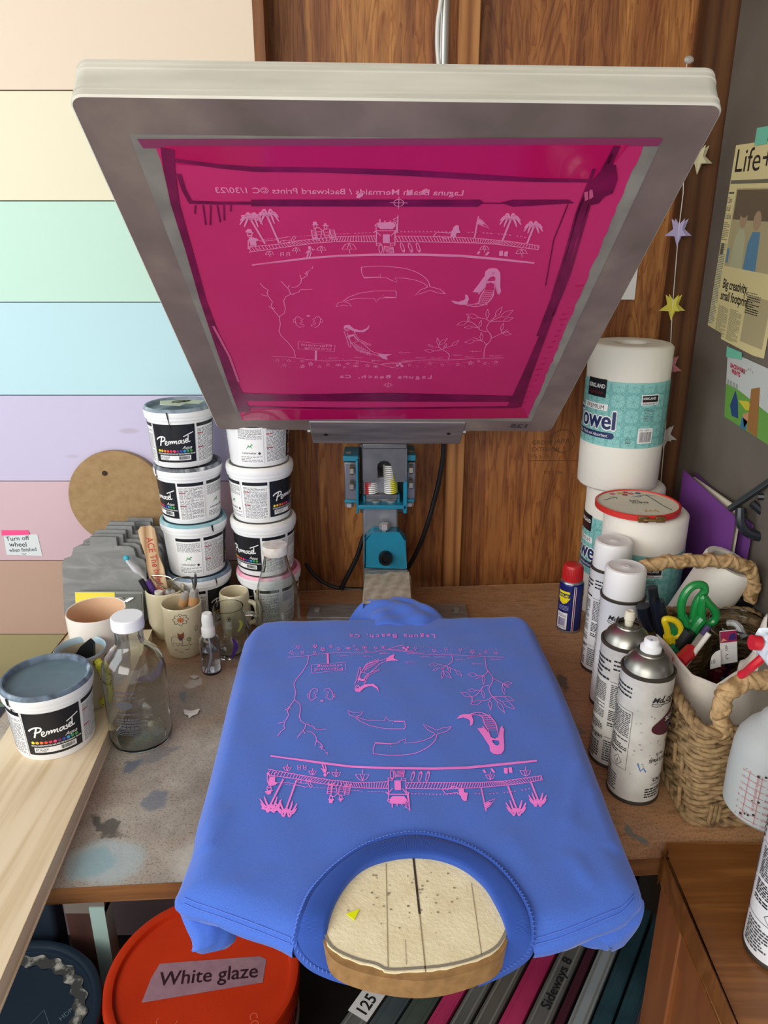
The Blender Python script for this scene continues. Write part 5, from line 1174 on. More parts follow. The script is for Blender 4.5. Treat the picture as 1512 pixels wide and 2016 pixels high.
# embroidery hoop
zt_ = T+.2300; cxh = rx(1254, YF, 1.14)
t = thing('embroidery_hoop', 'red embroidery hoop with stitched flowers on the front towel roll', 'embroidery hoop', (cxh, YF-.004, zt_+.002))
M().lathe([(.0585, 0), (.0615, 0), (.0618, .0075), (.0605, .0085), (.0585, .0085), (.0578, .004)], 72).build('outer_ring', mat('red_hoop', 'c8342c', .35), t)
M().lathe([(0, .0062), (.0585, .0066), (.0585, .0056), (0, .0054)], 60).build('fabric', mat('hoop_fabric', 'ded6c2', .9, bump=.3, bscale=400), t)
m = M().box(-.019, -.0665, .0005, -.006, -.0615, .0085).box(.006, -.0665, .0005, .019, -.0615, .0085); m.tube([(-.009, -.067, .0045), (.014, -.067, .0045)], .0022, 8); m.tube([(-.012, -.067, .0045), (-.006, -.067, .0045)], .004, 12)
m.build('screw_clamp', mat('brass', 'a8895a', .3, .9), t, bevel=.0005)
TH = [mat('thread_'+n_, c_, .7) for n_, c_ in (('teal', '2e4a54'), ('pink', 'd86a88'), ('red', 'b83040'), ('yellow', 'd8b03c'), ('blue', '5a6a9c'), ('navy', '26304a'))]
F = Flat()
F.stroke([(-.048, .012), (-.036, .020), (-.026, .026)], .0012, 0, 1); F.stroke([(-.034, .028), (-.024, .026), (-.026, .018)], .0011, 0, 1); F.stroke([(.005, .030), (.014, .034), (.024, .037), (.036, .031)], .0012, 0, 1); F.stroke([(.024, .036), (.030, .010), (.033, -.010), (.040, -.032)], .0013, 5, 1)
F.stroke([(.000, .030), (.010, .027), (.016, .032)], .0014, 4, 1)
for x, y, k in ((-.026, .042, 1), (-.014, .045, 3), (-.004, .049, 2), (-.008, .038, 2), (.003, .043, 1), (.014, .045, 4)):
    for a in range(5): F.disc(x+.0028*cos(a*1.257), y+.0028*sin(a*1.257), .0020, k, 1, 7)
for i, (s, x, y) in enumerate((('ENJOY', .016, .004), ('LIFE', .004, .012))): F.text(s, x, y, .0085, 5, 2, rot=pi, bold=.01)
F.stroke([(.000, -.040), (.002, -.030), (.006, -.038), (.009, -.030), (.012, -.038), (.016, -.029), (.018, -.040)], .0022, 3, 1)
F.emit(lambda x, y, h: (x, y, .0066+h), off=.0004).build('embroidery', TH, t)
# purple folders
PUR = mat('purple_folder', '7f4596', .45, transl=.12)
def folder(name, label, px, Y, dz, mt, d=.0016):
    P = [Vector(p) for p in px]; n_ = (P[1]-P[0]).cross(P[2]-P[0]).normalized()*d
    m = M().add([*P, *[p+n_ for p in P]], [tuple(range(len(P))), tuple(reversed(range(len(P), 2*len(P))))]+[(i, (i+1) % len(P), (i+1) % len(P)+len(P), i+len(P)) for i in range(len(P))]); return tag(m.build(name, mt), label, 'folder' if 'folder' in name else 'papers')
def sheet(xp, y0, z0, y1, z1): return [Vector((xp, y0, z0)), Vector((xp-.002, y1, z1)), Vector((xp-.002, y1, T+.001)), Vector((xp, y0, T+.001))]
zf0 = atx(1357, 933, .492).z; zf1 = aty(1453, 1018, 1.0).z
folder('plastic_folder', 'purple plastic folder standing open, front cover', sheet(.491, 1.205, zf0, 1.0, zf1), 0, 0, PUR, .0012)
folder('plastic_folder', 'purple plastic folder, rear cover against the grey wall', sheet(.509, 1.20, zf0-.004, .985, zf1-.006), 0, 0, mat('purple_folder_dark', '6d3c84', .5), .0012)
folder('loose_papers', 'cream papers tucked inside the purple folder', sheet(.500, 1.185, zf0-.006, 1.01, zf1+.008), 0, 0, mat('cream_paper', 'd8cfb8', .9), .003)
# black bar clamp lying over the folder
t = thing('bar_clamp', 'black bar with curved arms leaning over the purple folder', 'clamp', tuple(aty(1470, 990, 1.0)))
a_, b_ = aty(1436, 1003, 1.0), aty(1530, 938, .97); M().tube([a_, b_], .0085, 4, flat=.6).build('bar', mat('scuffed_black', '3c3e42', .35, .3), t, world=True, bevel=.001)
M().tube(smooth_pts([aty(1458, 1000, .99), aty(1458, 1025, .985), aty(1468, 1045, .98), aty(1490, 1055, .975), aty(1530, 1062, .97)]), .007, 10).build('arm', mat('gloss_black', '20242c', .2), t, world=True)
M().tube([aty(1480, 990, .99), aty(1530, 1035, .975)], .0055, 8).build('arm', mat('gloss_black', '20242c', .2), t, world=True)
M().tube([aty(1492, 978, .985), aty(1535, 979, .975)], .005, 8).build('arm', mat('gloss_black', '20242c', .2), t, world=True)
tag(M().box(.478, .952, T, .511, .985, 1.045).box(.474, .948, 1.045, .512, .988, 1.055).build('black_canister', DPLAST, bevel=.004), 'dark square canister behind the basket at the right edge', 'canister')
# loose white roll lying on a slant behind the basket
t = thing('paper_towel_roll', 'unwrapped paper towel roll leaning on a slant behind the basket', 'paper towel roll', (.41, 1.0, 1.0))
a_ = aty(1345, 1240, .992); b_ = aty(1440, 1106, .968); dr = (b_-a_); 
q_ = dr.to_track_quat('Z', 'Y').to_matrix().to_4x4(); Lr = dr.length
M().lathe([(.020, 0), (.034, 0), (.0365, .004), (.0365, Lr-.004), (.035, Lr), (.0285, Lr), (.0265, Lr-.002), (.0260, Lr*.3), (.020, 0)], 48, 0, Matrix.Translation(a_) @ q_).build('roll', PT1, t, world=True)
# ================================================================ woven basket
BK1 = mat('seagrass', '7d6244', .85, col2='5a442c', scale=60, contrast=(.3, .7), col3='9c8058', bump=.5, bscale=200); BK2 = mat('seagrass_light', 'a98a60', .75, col2='84663e', scale=70, col3='bd9c6e', bump=.5, bscale=200)
bx0, bx1, by0, by1 = .337, .506, .680, .935; BH = .128
bas = thing('woven_basket', 'rectangular woven seagrass basket with two handles full of tools', 'basket', ((bx0+bx1)/2, (by0+by1)/2, T))
def loop_at(z, off, n=None):
    f = .010*(z-T)/BH; x0, x1, y0, y1 = bx0-f+off, bx1+f*.2-off, by0-f+off, by1+f-off; r = .012
    P = []
    for cx_, cy_, a0 in ((x1-r, y0+r, -pi/2), (x1-r, y1-r, 0), (x0+r, y1-r, pi/2), (x0+r, y0+r, pi)):
        for k in range(4): a = a0+pi/2*k/3; P.append(Vector((cx_+r*cos(a), cy_+r*sin(a), z)))
    return P
def dense(P, step):
    out = []; n = len(P)
    for i in range(n):
        a, b = P[i], P[(i+1) % n]; k = max(1, int((b-a).length/step))
        for j in range(k): out.append(a.lerp(b, j/k))
    return out
m = M(); rows = 15
for j in range(rows):
    z = T+.005+(BH-.008)*j/(rows-1); P = dense(loop_at(z, .0045), .0045)
    for strand in (0, 1):
        Q = []
        for i, p in enumerate(P):
            a = P[i-1]; b = P[(i+1) % len(P)]; t_ = (b-a).normalized(); nn = Vector((t_.y, -t_.x, 0)); ph = i*.62+pi*strand+j*1.3
            Q.append(p+nn*(.0026*cos(ph)+.0010*sin(i*.35+j))+Vector((0, 0, .0030*sin(ph)+.0010*sin(i*.21+j*2))))
        m.tube(Q, .0030, 6, 0, closed=True)
# upright stakes seen on the outer faces
for i in range(9):
    yy = by0+.02+i*.027
    for s_k in (0, 1): zz = T+.012+((i+s_k) % 3)*.038; m.tube([(bx0-.004, yy+s_k*.005, zz), (bx0-.0055, yy+s_k*.005, zz+.018), (bx0-.006, yy+s_k*.005, zz+.026)], .0026, 6)
for i in range(6):
    xx = bx0+.02+i*.026
    for s_k in (0, 1, 2): zz = T+.008+((i) % 3)*.040; m.tube([(xx+s_k*.0045, by0-.0042, zz), (xx+s_k*.0045, by0-.0060, zz+.014), (xx+s_k*.0045, by0-.0062, zz+.026)], .0024, 6)
m.build('weave', BK1, bas, world=True, angle=80)
Fb = M().box(bx0+.002, by0+.002, T+.001, bx1-.002, by1-.002, T+.006); Fb.build('base', BK1, bas, world=True)
def twist(P, r, mt, name, closed, n3=3, pitch=.8, world_parent=bas, pr=.0042):
    m = M(); N_ = len(P)
    for s in range(n3):
        Q = []
        for i, p in enumerate(P):
            a = P[(i-1) % N_] if closed or i else P[0]; b = P[(i+1) % N_] if closed or i < N_-1 else P[-1]; t_ = (b-a).normalized(); u = t_.cross(Vector((0, .3, 1))).normalized(); w_ = t_.cross(u); ph = i*pitch+2*pi*s/n3
            Q.append(p+u*r*cos(ph)+w_*r*sin(ph))
        m.tube(Q, pr, 7, 0, closed=closed)
    return m.build(name, mt, world_parent, world=True, angle=80)
twist(dense(loop_at(T+BH+.002, .003), .004), .0036, BK1, 'rim', True, 3, .55, pr=.0038)
twist(dense(loop_at(T+.005, .002), .004), .003, BK1, 'foot_rim', True, 3, .55, pr=.0034)
def handle(P, name='handle'):
    C = smooth_pts(P, 12); core = M().tube(C, .0088, 10)
    D = resample(P, 90); m = core
    for s, sg in ((0, 1), (0, -1)):
        Q = []
        for i, p in enumerate(D):
            a = D[max(i-1, 0)]; b = D[min(i+1, 89)]; t_ = (b-a).normalized(); u = t_.cross(Vector((0, .9, .2))).normalized(); w_ = t_.cross(u); ph = sg*i*.62
            Q.append(p+u*.0075*cos(ph)+w_*.0075*sin(ph))
        m.tube(Q, .0034, 6, 0, flat=1.2)
    return m.build(name, BK2, bas, world=True, angle=80)
Zr = T+BH+.004; Yf_ = by1+.006
h1 = [Vector(aty(1258, 1178, Yf_)), Vector(aty(1249, 1140, Yf_)), Vector(aty(1262, 1120, Yf_)), Vector(aty(1300, 1108, Yf_)), Vector(aty(1370, 1104, Yf_)), Vector(aty(1440, 1106, Yf_)), Vector(aty(1474, 1120, Yf_)), Vector(aty(1482, 1145, Yf_)), Vector(aty(1477, 1182, Yf_))]
handle(h1)
Yn = by0-.004
h2 = [Vector(aty(1425, 1448, Yn)), Vector(aty(1418, 1400, Yn)), Vector(aty(1428, 1368, Yn)), Vector(aty(1455, 1346, Yn)), Vector(aty(1500, 1338, Yn)), Vector(aty(1570, 1338, Yn)), Vector(aty(1620, 1350, Yn)), Vector(aty(1645, 1390, Yn)), Vector(aty(1640, 1450, Yn))]
handle(h2)
# paper towel sheet draped inside the basket
def drape(u, v):
    # u across (left wall to right), v from inside back lip to over the front
    if v < .5:
        k = v/.5; x = bx0+.004+(bx1-bx0-.012)*u; y = .735+.0-.04*k+.02*sin(u*pi)*(1-k); z = T+BH*.90-.035*sin(pi*u)*(1-k*.3)+.03*u*u
        y = .775+(.085*(1-u)**2)-(.085)*k
        z = T+BH+.002-.030*sin(pi*min(u*1.15, 1))*(1-k)-.012*k+.045*max(0, u-.6)
    else:
        k = (v-.5)/.5; x = bx0+.006+(bx1-bx0-.014)*u; y = .690+(.02)*k; z = T+BH-.010-.085*k
        y = .690+.004*k
    z += .0012*sin(u*17+v*9)
    return (x, y, z)
def drape2(u, v):
    P = [(1290, 1245), (1330, 1290), (1365, 1330), (1410, 1345), (1460, 1318), (1490, 1290), (1510, 1255)]
    uu = u*(len(P)-1); i = min(int(uu), len(P)-2); f = uu-i; px = P[i][0]+(P[i+1][0]-P[i][0])*f; py = P[i][1]+(P[i+1][1]-P[i][1])*f
    ytop = .88-.13*sin(pi*min(1, u*1.0))**.7; lo = ytop-.0; top = aty(px, py, ytop)
    end = Vector((max(bx0+.012, min(bx1-.01, top.x-.004+.02*u)), .700, T+.055))
    p = Vector(top).lerp(end, v); p.z -= .012*sin(pi*v)*1.0; p.y += .006*sin(pi*v)+.0016*sin(u*22+v*5)
    p.x = max(bx0+.011, min(bx1-.011, p.x)); p.y = max(p.y, .698)
    return tuple(p)
tag(M().grid(drape2, 40, 20).build('paper_towel_sheet', mat('towel_sheet', 'e6e0d4', .95, bump=.4, bscale=160), solid=.0008), 'crumpled white paper towel sheet tucked inside the basket', 'paper towel sheet')
def drape3(u, v):
    px = 1450+62*u+18*v*0; py = 1330-115*u+60*v; y = .80-.05*v; p = aty(px, py, y); p.z += .004*sin(u*14+v*8); p.y += .006*sin(u*9); p.x = min(p.x, bx1+.004); return tuple(p)
tag(M().grid(drape3, 16, 10).build('paper_towel_sheet', mat('towel_sheet', 'e6e0d4', .95), solid=.0008), 'corner of white paper towel sticking up at basket right side', 'paper towel sheet')
# tools in the basket: scissors
GRN = mat('green_handle', '17803c', .28, coat=.3); YEL = mat('yellow_handle', 'dcc21e', .35); REDP = mat('red_handle', 'c01f2a', .35)
def ringtube(pts, r, Y, mt, name, t, closed=True, flat=1): P = [aty(a, b, Y if not isinstance(Y, list) else Y[i]) for i, (a, b) in enumerate(pts)]; return M().tube(smooth_pts(P, 6, closed), r, 10, 0, closed=closed, flat=flat).build(name, mt, t, world=True)
def bz(cx, cy): return (1230+cx/5.362, 1120+cy/5.362)
t = thing('scissors', 'large green handled scissors standing handles up in the basket', 'scissors', tuple(aty(*bz(700, 640), .86)))
ringtube([bz(*q) for q in ((620, 590), (598, 470), (600, 360), (640, 260), (710, 185), (790, 165), (840, 190), (835, 250), (780, 320), (745, 400), (725, 500), (690, 555), (650, 560))], .0052, .862, GRN, 'handle_loop', t)
ringtube([bz(*q) for q in ((830, 300), (890, 370), (945, 430), (965, 490), (940, 550), (880, 580), (830, 560), (812, 500), (815, 400))], .0050, .856, GRN, 'handle_loop', t)
M().tube(smooth_pts([aty(*bz(*q), .858) for q in ((610, 500), (635, 600), (620, 690), (640, 760))]), [.006, .0062, .0064, .0066, .007, .0072, .0074, .0076, .0078, .008, .008, .008, .008, .008, .008, .008, .008, .008, .008][:19], 10).build('shank', GRN, t, world=True)
M().tube(smooth_pts([aty(*bz(*q), .856) for q in ((820, 520), (760, 590), (710, 680), (660, 790), (640, 850))]), .0075, 10).build('shank', GRN, t, world=True)
M().tube([aty(*bz(650, 800), .857), aty(*bz(600, 1000), .85)], .006, 4, flat=.3).build('blade', CHROME, t, world=True)
t = thing('scissors', 'yellow and green handled scissors left of the green scissors in basket', 'scissors', tuple(aty(*bz(500, 700), .85)))
ringtube([bz(*q) for q in ((420, 540), (480, 530), (550, 560), (590, 630), (570, 700), (500, 715), (460, 700), (445, 630))], .0040, .846, YEL, 'handle_loop', t)
M().tube(smooth_pts([aty(*bz(*q), .846) for q in ((455, 700), (480, 760), (500, 830))]), .0065, 10).build('shank', YEL, t, world=True)
M().tube([aty(*bz(490, 600), .852), aty(*bz(500, 690), .852)], .009, 12).build('green_insert', GRN, t, world=True)
M().tube(smooth_pts([aty(*bz(*q), .836) for q in ((470, 830), (510, 880), (540, 930))]), .0075, 10).build('green_grip', mat('jade_grip', '14784e', .35), t, world=True)
def rod(name, label, cat, a, b, Y, r, mt, parts=None, flat=1, seg=12):
    o = tag(M().tube(smooth_pts([aty(*bz(*q), Y) for q in ([a, b] if not isinstance(a[0], tuple) else a)], 4), r, seg, 0, flat=flat).build(name, mt), label, cat); return o
rod('pliers', 'black long handled tool at the left end of the basket', 'tool', [(290, 190), (300, 260), (330, 480), (370, 640), (440, 800)], 0, .872, .0065, DPLAST)
rod('pliers', 'black jointed plier handle beside the long black handle', 'tool', [(350, 340), (380, 480), (400, 620), (450, 760)], 0, .862, .008, mat('navy_grip', '161a26', .3))
rod('pliers', 'dark handle at the far left corner of the basket', 'tool', [(190, 390), (215, 500), (270, 620)], 0, .88, .009, mat('navy_grip', '161a26', .3))
rod('pliers', 'black grip lying against the green scissors shank', 'tool', [(680, 650), (620, 740), (560, 840)], 0, .845, .0095, RUBBER)
t = thing('craft_knife', 'red and silver retractable knife lying in front of the scissors', 'knife', tuple(aty(*bz(640, 900), .82)))
M().tube([aty(*bz(570, 985), .80), aty(*bz(700, 860), .82)], .0088, 10).build('grip', REDP, t, world=True)
M().tube([aty(*bz(700, 860), .82), aty(*bz(820, 690), .835)], .0045, 6, flat=.5).build('blade', CHROME, t, world=True)
M().tube([aty(*bz(815, 700), .834), aty(*bz(885, 610), .838)], .0040, 8).build('tip', mat('violet_tip', '4a3a68', .4), t, world=True)
rod('bone_folder', 'slim white stick lying beside the red knife', 'stick', (630, 1020), (890, 680), .812, .0032, mat('bone_white', 'd9d4cc', .4))
# lidded jar
cj = aty(*bz(1200, 560), .86); t = thing('glass_jar', 'clear plastic jar with clamp lid in the basket corner', 'jar', (.452, .868, T+.0065))
M().lathe([(0, 0), (.034, 0), (.036, .003), (.036, .095), (.033, .103), (.034, .106), (.036, .108), (.0365, .114), (.035, .116), (.033, .1165), (.0315, .113), (.031, .106), (.034, .095), (.034, .004), (0, .003)], 48).xf(Matrix.Diagonal((1, 1, 1.28, 1))).build('jar', GLASS, t)
M().tube(smooth_pts([(-.020, -.010, .151), (-.012, -.018, .153), (-.006, -.030, .142)]), .0042, 8).build('clasp', mat('clear_clasp', 'dcdcdc', .1, trans=.7), t)
m = M()
for k in range(14): a = k*2.4; r = .006+.0016*k; m.tube([(r*cos(a), r*sin(a), .006), (r*cos(a)*1.02, r*sin(a)*1.02, .06+.002*k)], .0048, 6, k % 3)
m.build('contents', [mat('crimson_things', '8a2038', .5), mat('blue_things', '2e5a78', .5), mat('violet_things', '4a2a58', .5)], t)
jn = thing('id_card', 'white card with pink photo strip and handwriting in front of the jar', 'card', tuple(aty(*bz(1060, 800), .82)))
P4 = [aty(*bz(*q), .822) for q in ((1000, 655), (1180, 640), (1190, 980), (1010, 1010))]
def bil(P): return lambda u, v, h=0: tuple((P[3].lerp(P[2], u)).lerp(P[0].lerp(P[1], u), v)+Vector((0, -h, 0)))
f = bil(P4); F = Flat().rect(0, 0, 1, 1, 0, 0); F.rect(.02, .64, 1, .98, 1, 1); F.text('B', .30, .40, .22, 2, 2, sx=1.1); F.text('C', .30, .14, .22, 2, 2, sx=1.1); F.poly([(.05, .66), (.3, .70), (.45, .68), (.2, .78)], 3, 2); F.poly([(.5, .7), (.95, .72), (.9, .92), (.6, .88)], 4, 2)
F.emit(f, off=.0002).build('card', [LBL, mat('magenta_photo', '9a2450', .4), INKD, mat('peach_patch', 'dca07a', .6), mat('indigo_patch', '3a2a70', .5)], jn, world=True)
P4 = [aty(*bz(*q), .815) for q in ((905, 900), (1010, 850), (1015, 1030), (900, 1060))]; jn = thing('name_tag', 'white rounded tag with black letters beside the card', 'tag', tuple(P4[0])); f = bil(P4)
F = Flat().poly([(0, 0), (1, 0), (1, 1), (.5, 1), (.12, .85), (0, .5)], 0, 0); F.text('LEJ', .05, .35, .30, 1, 1, sx=1.2); F.emit(f, off=.0002).build('tag', [LBL, INKD], jn, world=True)
# ================================================================ spray cans
CAN = mat('can_white', 'e0dcd2', .35, .1, col2='b4afa6', scale=26, contrast=(.3, .8)); CANW = mat('can_clean_white', 'e2e2e4', .3, .1); DOME = mat('tin_dome', 'a8a69e', .36, 1, col2='86847c', scale=12); RUST = mat('rusty_rim', '4c463e', .5, .5)
def can(loc, rz, label, dirty, top, h=.166, r=.029, side='back'):
    t = thing('spray_can', label, 'spray can', loc, rz)
    M().lathe([(0, .003), (r-.004, .003), (r-.002, 0, 1), (r+.0006, 0, 1), (r+.0008, .003, 1), (r, .0045), (r, h-.004), (r+.0006, h-.003, 1), (r+.0009, h, 1), (r-.001, h+.001, 1), (r-.002, h-.001)], 48).build('body', [CAN if dirty else CANW, RUST], t)
    if top != 'cap':
        M().lathe([(r-.0015, h-.001), (r-.003, h+.004), (r-.006, h+.010), (r-.011, h+.015), (r-.0145, h+.0175), (r-.0150, h+.0195), (.0135, h+.0200), (.0125, h+.0185), (.008, h+.018), (0, h+.018)], 48).build('dome', DOME, t)
        M().lathe([(.0135, h+.0185), (.0148, h+.0200), (.0140, h+.0218), (.0120, h+.0215), (.0115, h+.0195)], 40).build('valve_ring', RUST, t)
    if top == 'nozzle': M().lathe([(.0105, h+.0195), (.0115, h+.020), (.0115, h+.026), (.0095, h+.0275), (.0085, h+.0285), (.0082, h+.034), (.0065, h+.0355), (0, h+.0355)], 30).build('nozzle', mat('nozzle_white', 'e6e6e6', .3, col2='5a9ad0', scale=90, contrast=(.62, .7)), t)
    if top == 'stub': M().lathe([(.0045, h+.018), (.0052, h+.026), (.0062, h+.027), (.0058, h+.036), (.0040, h+.0375), (.002, h+.0365), (0, h+.0365)], 24).build('nozzle', mat('nozzle_cream', 'd9d2bc', .4), t)
    if top == 'cap': M().lathe([(r-.0025, h-.0005), (r-.0018, h+.001), (r-.0024, h+.036), (r-.0035, h+.039), (r-.006, h+.0402), (r-.008, h+.0394), (.006, h+.0394), (.004, h+.0405), (0, h+.0400)], 48).build('cap', mat('can_cap', 'e4e2df', .35), t)
    F = Flat()
    # printed front at x = 0, warnings at x = -a
    def logo(x, y, s):
        F.text('Mc', x, y, s, 1, 2, shear=.35, bold=.02); F.text('Logan', x+s*1.05, y, s*1.25, 1, 2, shear=.35, bold=.015)
        F.stroke([(v.x, v.y) for v in smooth_pts([(x+s*1.6, y, 0), (x+s*1.1, y-s*.5, 0), (x+s*.2, y-s*.45, 0), (x+s*.1, y-s*.15, 0), (x+s*.9, y-s*.25, 0), (x+s*3.6, y-s*.35, 0)], 5)], s*.07, 1, 2)
    logo(-.020, h-.028, .0095)
    F.poly([(v.x, v.y) for v in smooth_pts([(-.006, h-.050, 0), (.010, h-.041, 0), (.030, h-.037, 0), (.040, h-.052, 0), (.030, h-.067, 0), (.006, h-.072, 0), (-.012, h-.068, 0), (-.016, h-.060, 0)], 5, True)], 2, 2)
    F.text('SCREEN', .000, h-.054, .0078, 0, 3, bold=.02); F.text('WEB', .004, h-.063, .0078, 3, 3, bold=.02)
    F.text('Water', .006, h-.085, .0055, 1, 2); F.text('#146', -.006, h-.098, .0050, 1, 2); F.text('SPRAY ADHESIVE', -.014, h-.107, .0066, 1, 2, sx=.85, bold=.02); F.text('CAUTION', -.006, .032, .0062, 1, 2, bold=.03); F.text('CONTENTS UNDER PRESSURE', -.008, .027, .0036, 1, 2, sx=.8); F.lines(-.014, .010, .016, .024, 4, 1, 2, .45)
    for a, b, c_, d_, n_ in ((-.072, h-.080, -.040, h-.048, 13), (-.072, h-.098, -.040, h-.083, 6), (-.072, .060, -.040, .066, 2), (-.074, .010, -.048, .040, 9), (-.150+.045, h-.100, -.078, h-.050, 22), (-.105, .050, -.078, h-.104, 6)): F.lines(a, b, c_, d_, n_, 4 if n_ > 8 else 1, 2, .5)
    F.lines(-.105, h-.046, -.076, h-.016, 5, 1, 2, .45); F.lines(-.072, h-.030, -.042, h-.014, 3, 1, 2, .4)
    logo(-.103, .040, .0065); F.lines(-.105, .008, -.080, .034, 7, 1, 2, .45)
    F.stroke([(-.056, .052), (-.050, .059), (-.044, .052), (-.050, .045)], .0006, 1, 2, closed=True); F.text('!', -.0508, .0485, .007, 1, 2, bold=.02)
    F.stroke([(-.074, .044), (-.038, .044), (-.038, h-.045), (-.074, h-.045)], .0005, 1, 2)
    if dirty:
        for i in range(46):
            x = random.gauss(-.015, .022); y = random.gauss(h*.52, .028)
            F.disc(x, y, random.uniform(.0003, .0016), 5, 1, 7, random.uniform(.0003, .0012))
        if top == 'nozzle': F.stroke([(-.026, .058), (-.022, .048), (-.019, .052), (-.016, .047)], .0016, 3, 3)
    F.emit(cyl(r+.0002), off=.0004, dz=.00006, cut=.004).build('printing', [LBL, INKD, mat('maroon_oval', '4c1f2c', .4), mat('blue_scuff', '3f74b4', .5), INK, mat('grey_smear', '8f8d86', .7)], t)
    return t
def can_loc(px, py, Y=None): p = atz(px, py, T); return (p.x, p.y if Y is None else Y, T)
lA = can_loc(1244, 1552); lB = can_loc(1206, 1487); lC = (0, 0, 0)
can(lA, R(34), 'spray can with white nozzle and maroon logo, nearest the camera', True, 'nozzle')
can(lB, R(100), 'spray can with cream stub nozzle and small black print', True, 'stub')
pD = can_loc(1182, 1310); pC = can_loc(1202, 1378)
can((pC[0], pC[1], T), R(-12), 'spray can with white cap behind the stub nozzle can', False, 'cap')
can((pD[0], pD[1], T), R(82), 'spray can with white cap, farthest back by the towels', False, 'cap')
# small lubricant can
p = can_loc(1118, 1236); t = thing('lubricant_can', 'small blue spray can with red cap and yellow shield', 'spray can', (p[0], p[1], T), R(-32))
r = .0195; M().lathe([(0, .002), (r-.002, .002), (r, 0, 1), (r+.0006, .002, 1), (r, .004), (r, .083), (r-.001, .0865, 1), (r-.003, .089, 1), (r-.004, .090, 1), (0, .090, 1)], 40).build('body', [mat('navy_can', '1e2266', .3, .2), mat('can_silver', 'b0aeb0', .3, .9)], t)
m = M().lathe([(r-.0035, .0885), (r-.0032, .090), (r-.0040, .113), (r-.0055, .1155), (r-.008, .1165), (0, .1165)], 40)
for k in range(40): a = 2*pi*k/40; m.tube([((r-.0030)*cos(a), (r-.0030)*sin(a), .091), ((r-.0038)*cos(a), (r-.0038)*sin(a), .112)], .0005, 4)
m.build('cap', mat('red_cap', 'c02428', .35), t)
F = Flat()
for x0 in (-.006, .040): 
    F.poly([(x0-.010, .074), (x0+.010, .074), (x0+.011, .062), (x0+.006, .054), (x0, .051), (x0-.006, .054), (x0-.011, .062)], 0, 1); F.rect(x0-.0105, .0630, x0+.0105, .0700, 3, 2, 5); F.text('WD-40', x0-.0095, .0640, .0062, 0, 3, bold=.03, sx=.92)
F.lines(-.014, .040, .004, .049, 4, 1, 1, .4); F.rect(-.016, .006, .003, .036, 2, 1, 5); F.barcode(-.013, .012, 0, .026, 4, 2); F.lines(-.014, .028, .001, .034, 3, 4, 2, .4); F.lines(-.014, .007, .001, .011, 2, 4, 2, .4)
F.rect(.0105, .004, .0115, .084, 2, 1); F.rect(.0135, .004, .0142, .084, 2, 1); F.rect(.0122, .004, .0128, .084, 5, 1)
F.emit(cyl(r), off=.0003, cut=.003).build('printing', [mat('shield_yellow', 'e6d020', .4), mat('pale_blue_print', '9a9ac8', .5), LBL, NAVY, mat('violet_print', '5a4a9a', .5), mat('red_line', 'b83030', .5)], t)
# ================================================================ trigger spray bottle at the right edge
Ys = .618; xs = .384
t = thing('trigger_bottle', 'translucent spray bottle with red trigger hooked on the basket handle', 'spray bottle', (xs, Ys, .980))
rb = .0430
outp = [(0, .002), (.036, .002), (.040, 0), (rb, .004), (rb+.0005, .040), (rb-.001, .068), (.040, .078), (.033, .090), (.0245, .099), (.0225, .102), (.0225, .104), (.0185, .109), (.0150, .124)]
HDPE = mat('milky_plastic', 'dfe4e2', .35, trans=.3, ior=1.3, transl=.3)
M().lathe(outp, 52).build('bottle', HDPE, t)
M().lathe([(0, .004), (rb-.002, .004), (rb-.002, .062), (0, .062)], 40).build('liquid', mat('cloudy_water', 'c6ccc8', .3, trans=.3), t)
m = M().lathe([(.0158, .122), (.0175, .122), (.0180, .139), (.0165, .141), (0, .141)], 40)
for k in range(30): a = 2*pi*k/30; m.tube([(.0178*cos(a), .0178*sin(a), .124), (.0182*cos(a), .0182*sin(a), .137)], .0009, 5, 1)
m.build('collar', [mat('red_collar', 'b81f2c', .35), mat('white_ridge', 'e0c8c8', .4)], t)
hd = [(-.040, .184), (-.036, .193), (.02, .197), (.045, .190), (.045, .176), (.024, .168), (.016, .140), (-.010, .140), (-.022, .156), (-.034, .168), (-.040, .176)]
hdo = M().prism(hd, -.010, .010, fn=lambda x, y, z: (x, z, y)).build('head', mat('head_white', 'd6e0e8', .4, col2='8ab8dc', scale=90, contrast=(.62, .72)), t, bevel=.003)
M().tube([(-.040, 0, .186), (-.048, 0, .187)], .0070, 16).build('nozzle', mat('red_nozzle', 'c41f2c', .3), hdo)
M().tube(smooth_pts([(-.034, 0, .172), (-.040, .004, .160), (-.040, .010, .152), (-.041, .014, .146), (-.043, .018, .141)]), [.0050]*24+[.003], 8, flat=.8).build('trigger', mat('red_trigger', 'c41f2c', .3), hdo)
F = Flat(); RD = [mat('red_scale', 'b8505c', .5), INKD]
F.stroke([(-.026, .006), (-.026, .062)], .0005, 0, 1); F.stroke([(-.014, .006), (-.014, .062)], .0005, 0, 1)
for k in range(8): F.stroke([(-.030, .008+k*.0073), (-.010, .008+k*.0073)], .0004, 0, 1); F.text(str((k+1)*100), -.009, .0068+k*.0073, .0036, 0, 1); F.text(str((k+1)*2), -.034, .0068+k*.0073, .0036, 0, 1)
F.text('CHEMICAL RESISTANT BOTTLE', -.0185, .062, .0030, 0, 1, rot=-pi/2); F.text('MILLILITERS', .004, .012, .0045, 0, 1, rot=pi/2, bold=.02, sx=1.2); F.text('16 FL. OZ.', .010, .030, .0036, 0, 1, rot=pi/2)
for k in range(14): F.disc(random.uniform(-.03, .02), random.uniform(.01, .065), random.uniform(.0004, .0014), 1, 2, 7)
F.emit(cyl(rb+.0006), off=.0004, cut=.004).build('measuring_scale', RD, t, label='red measuring lines and numbers').rotation_euler = (0, 0, R(-26))
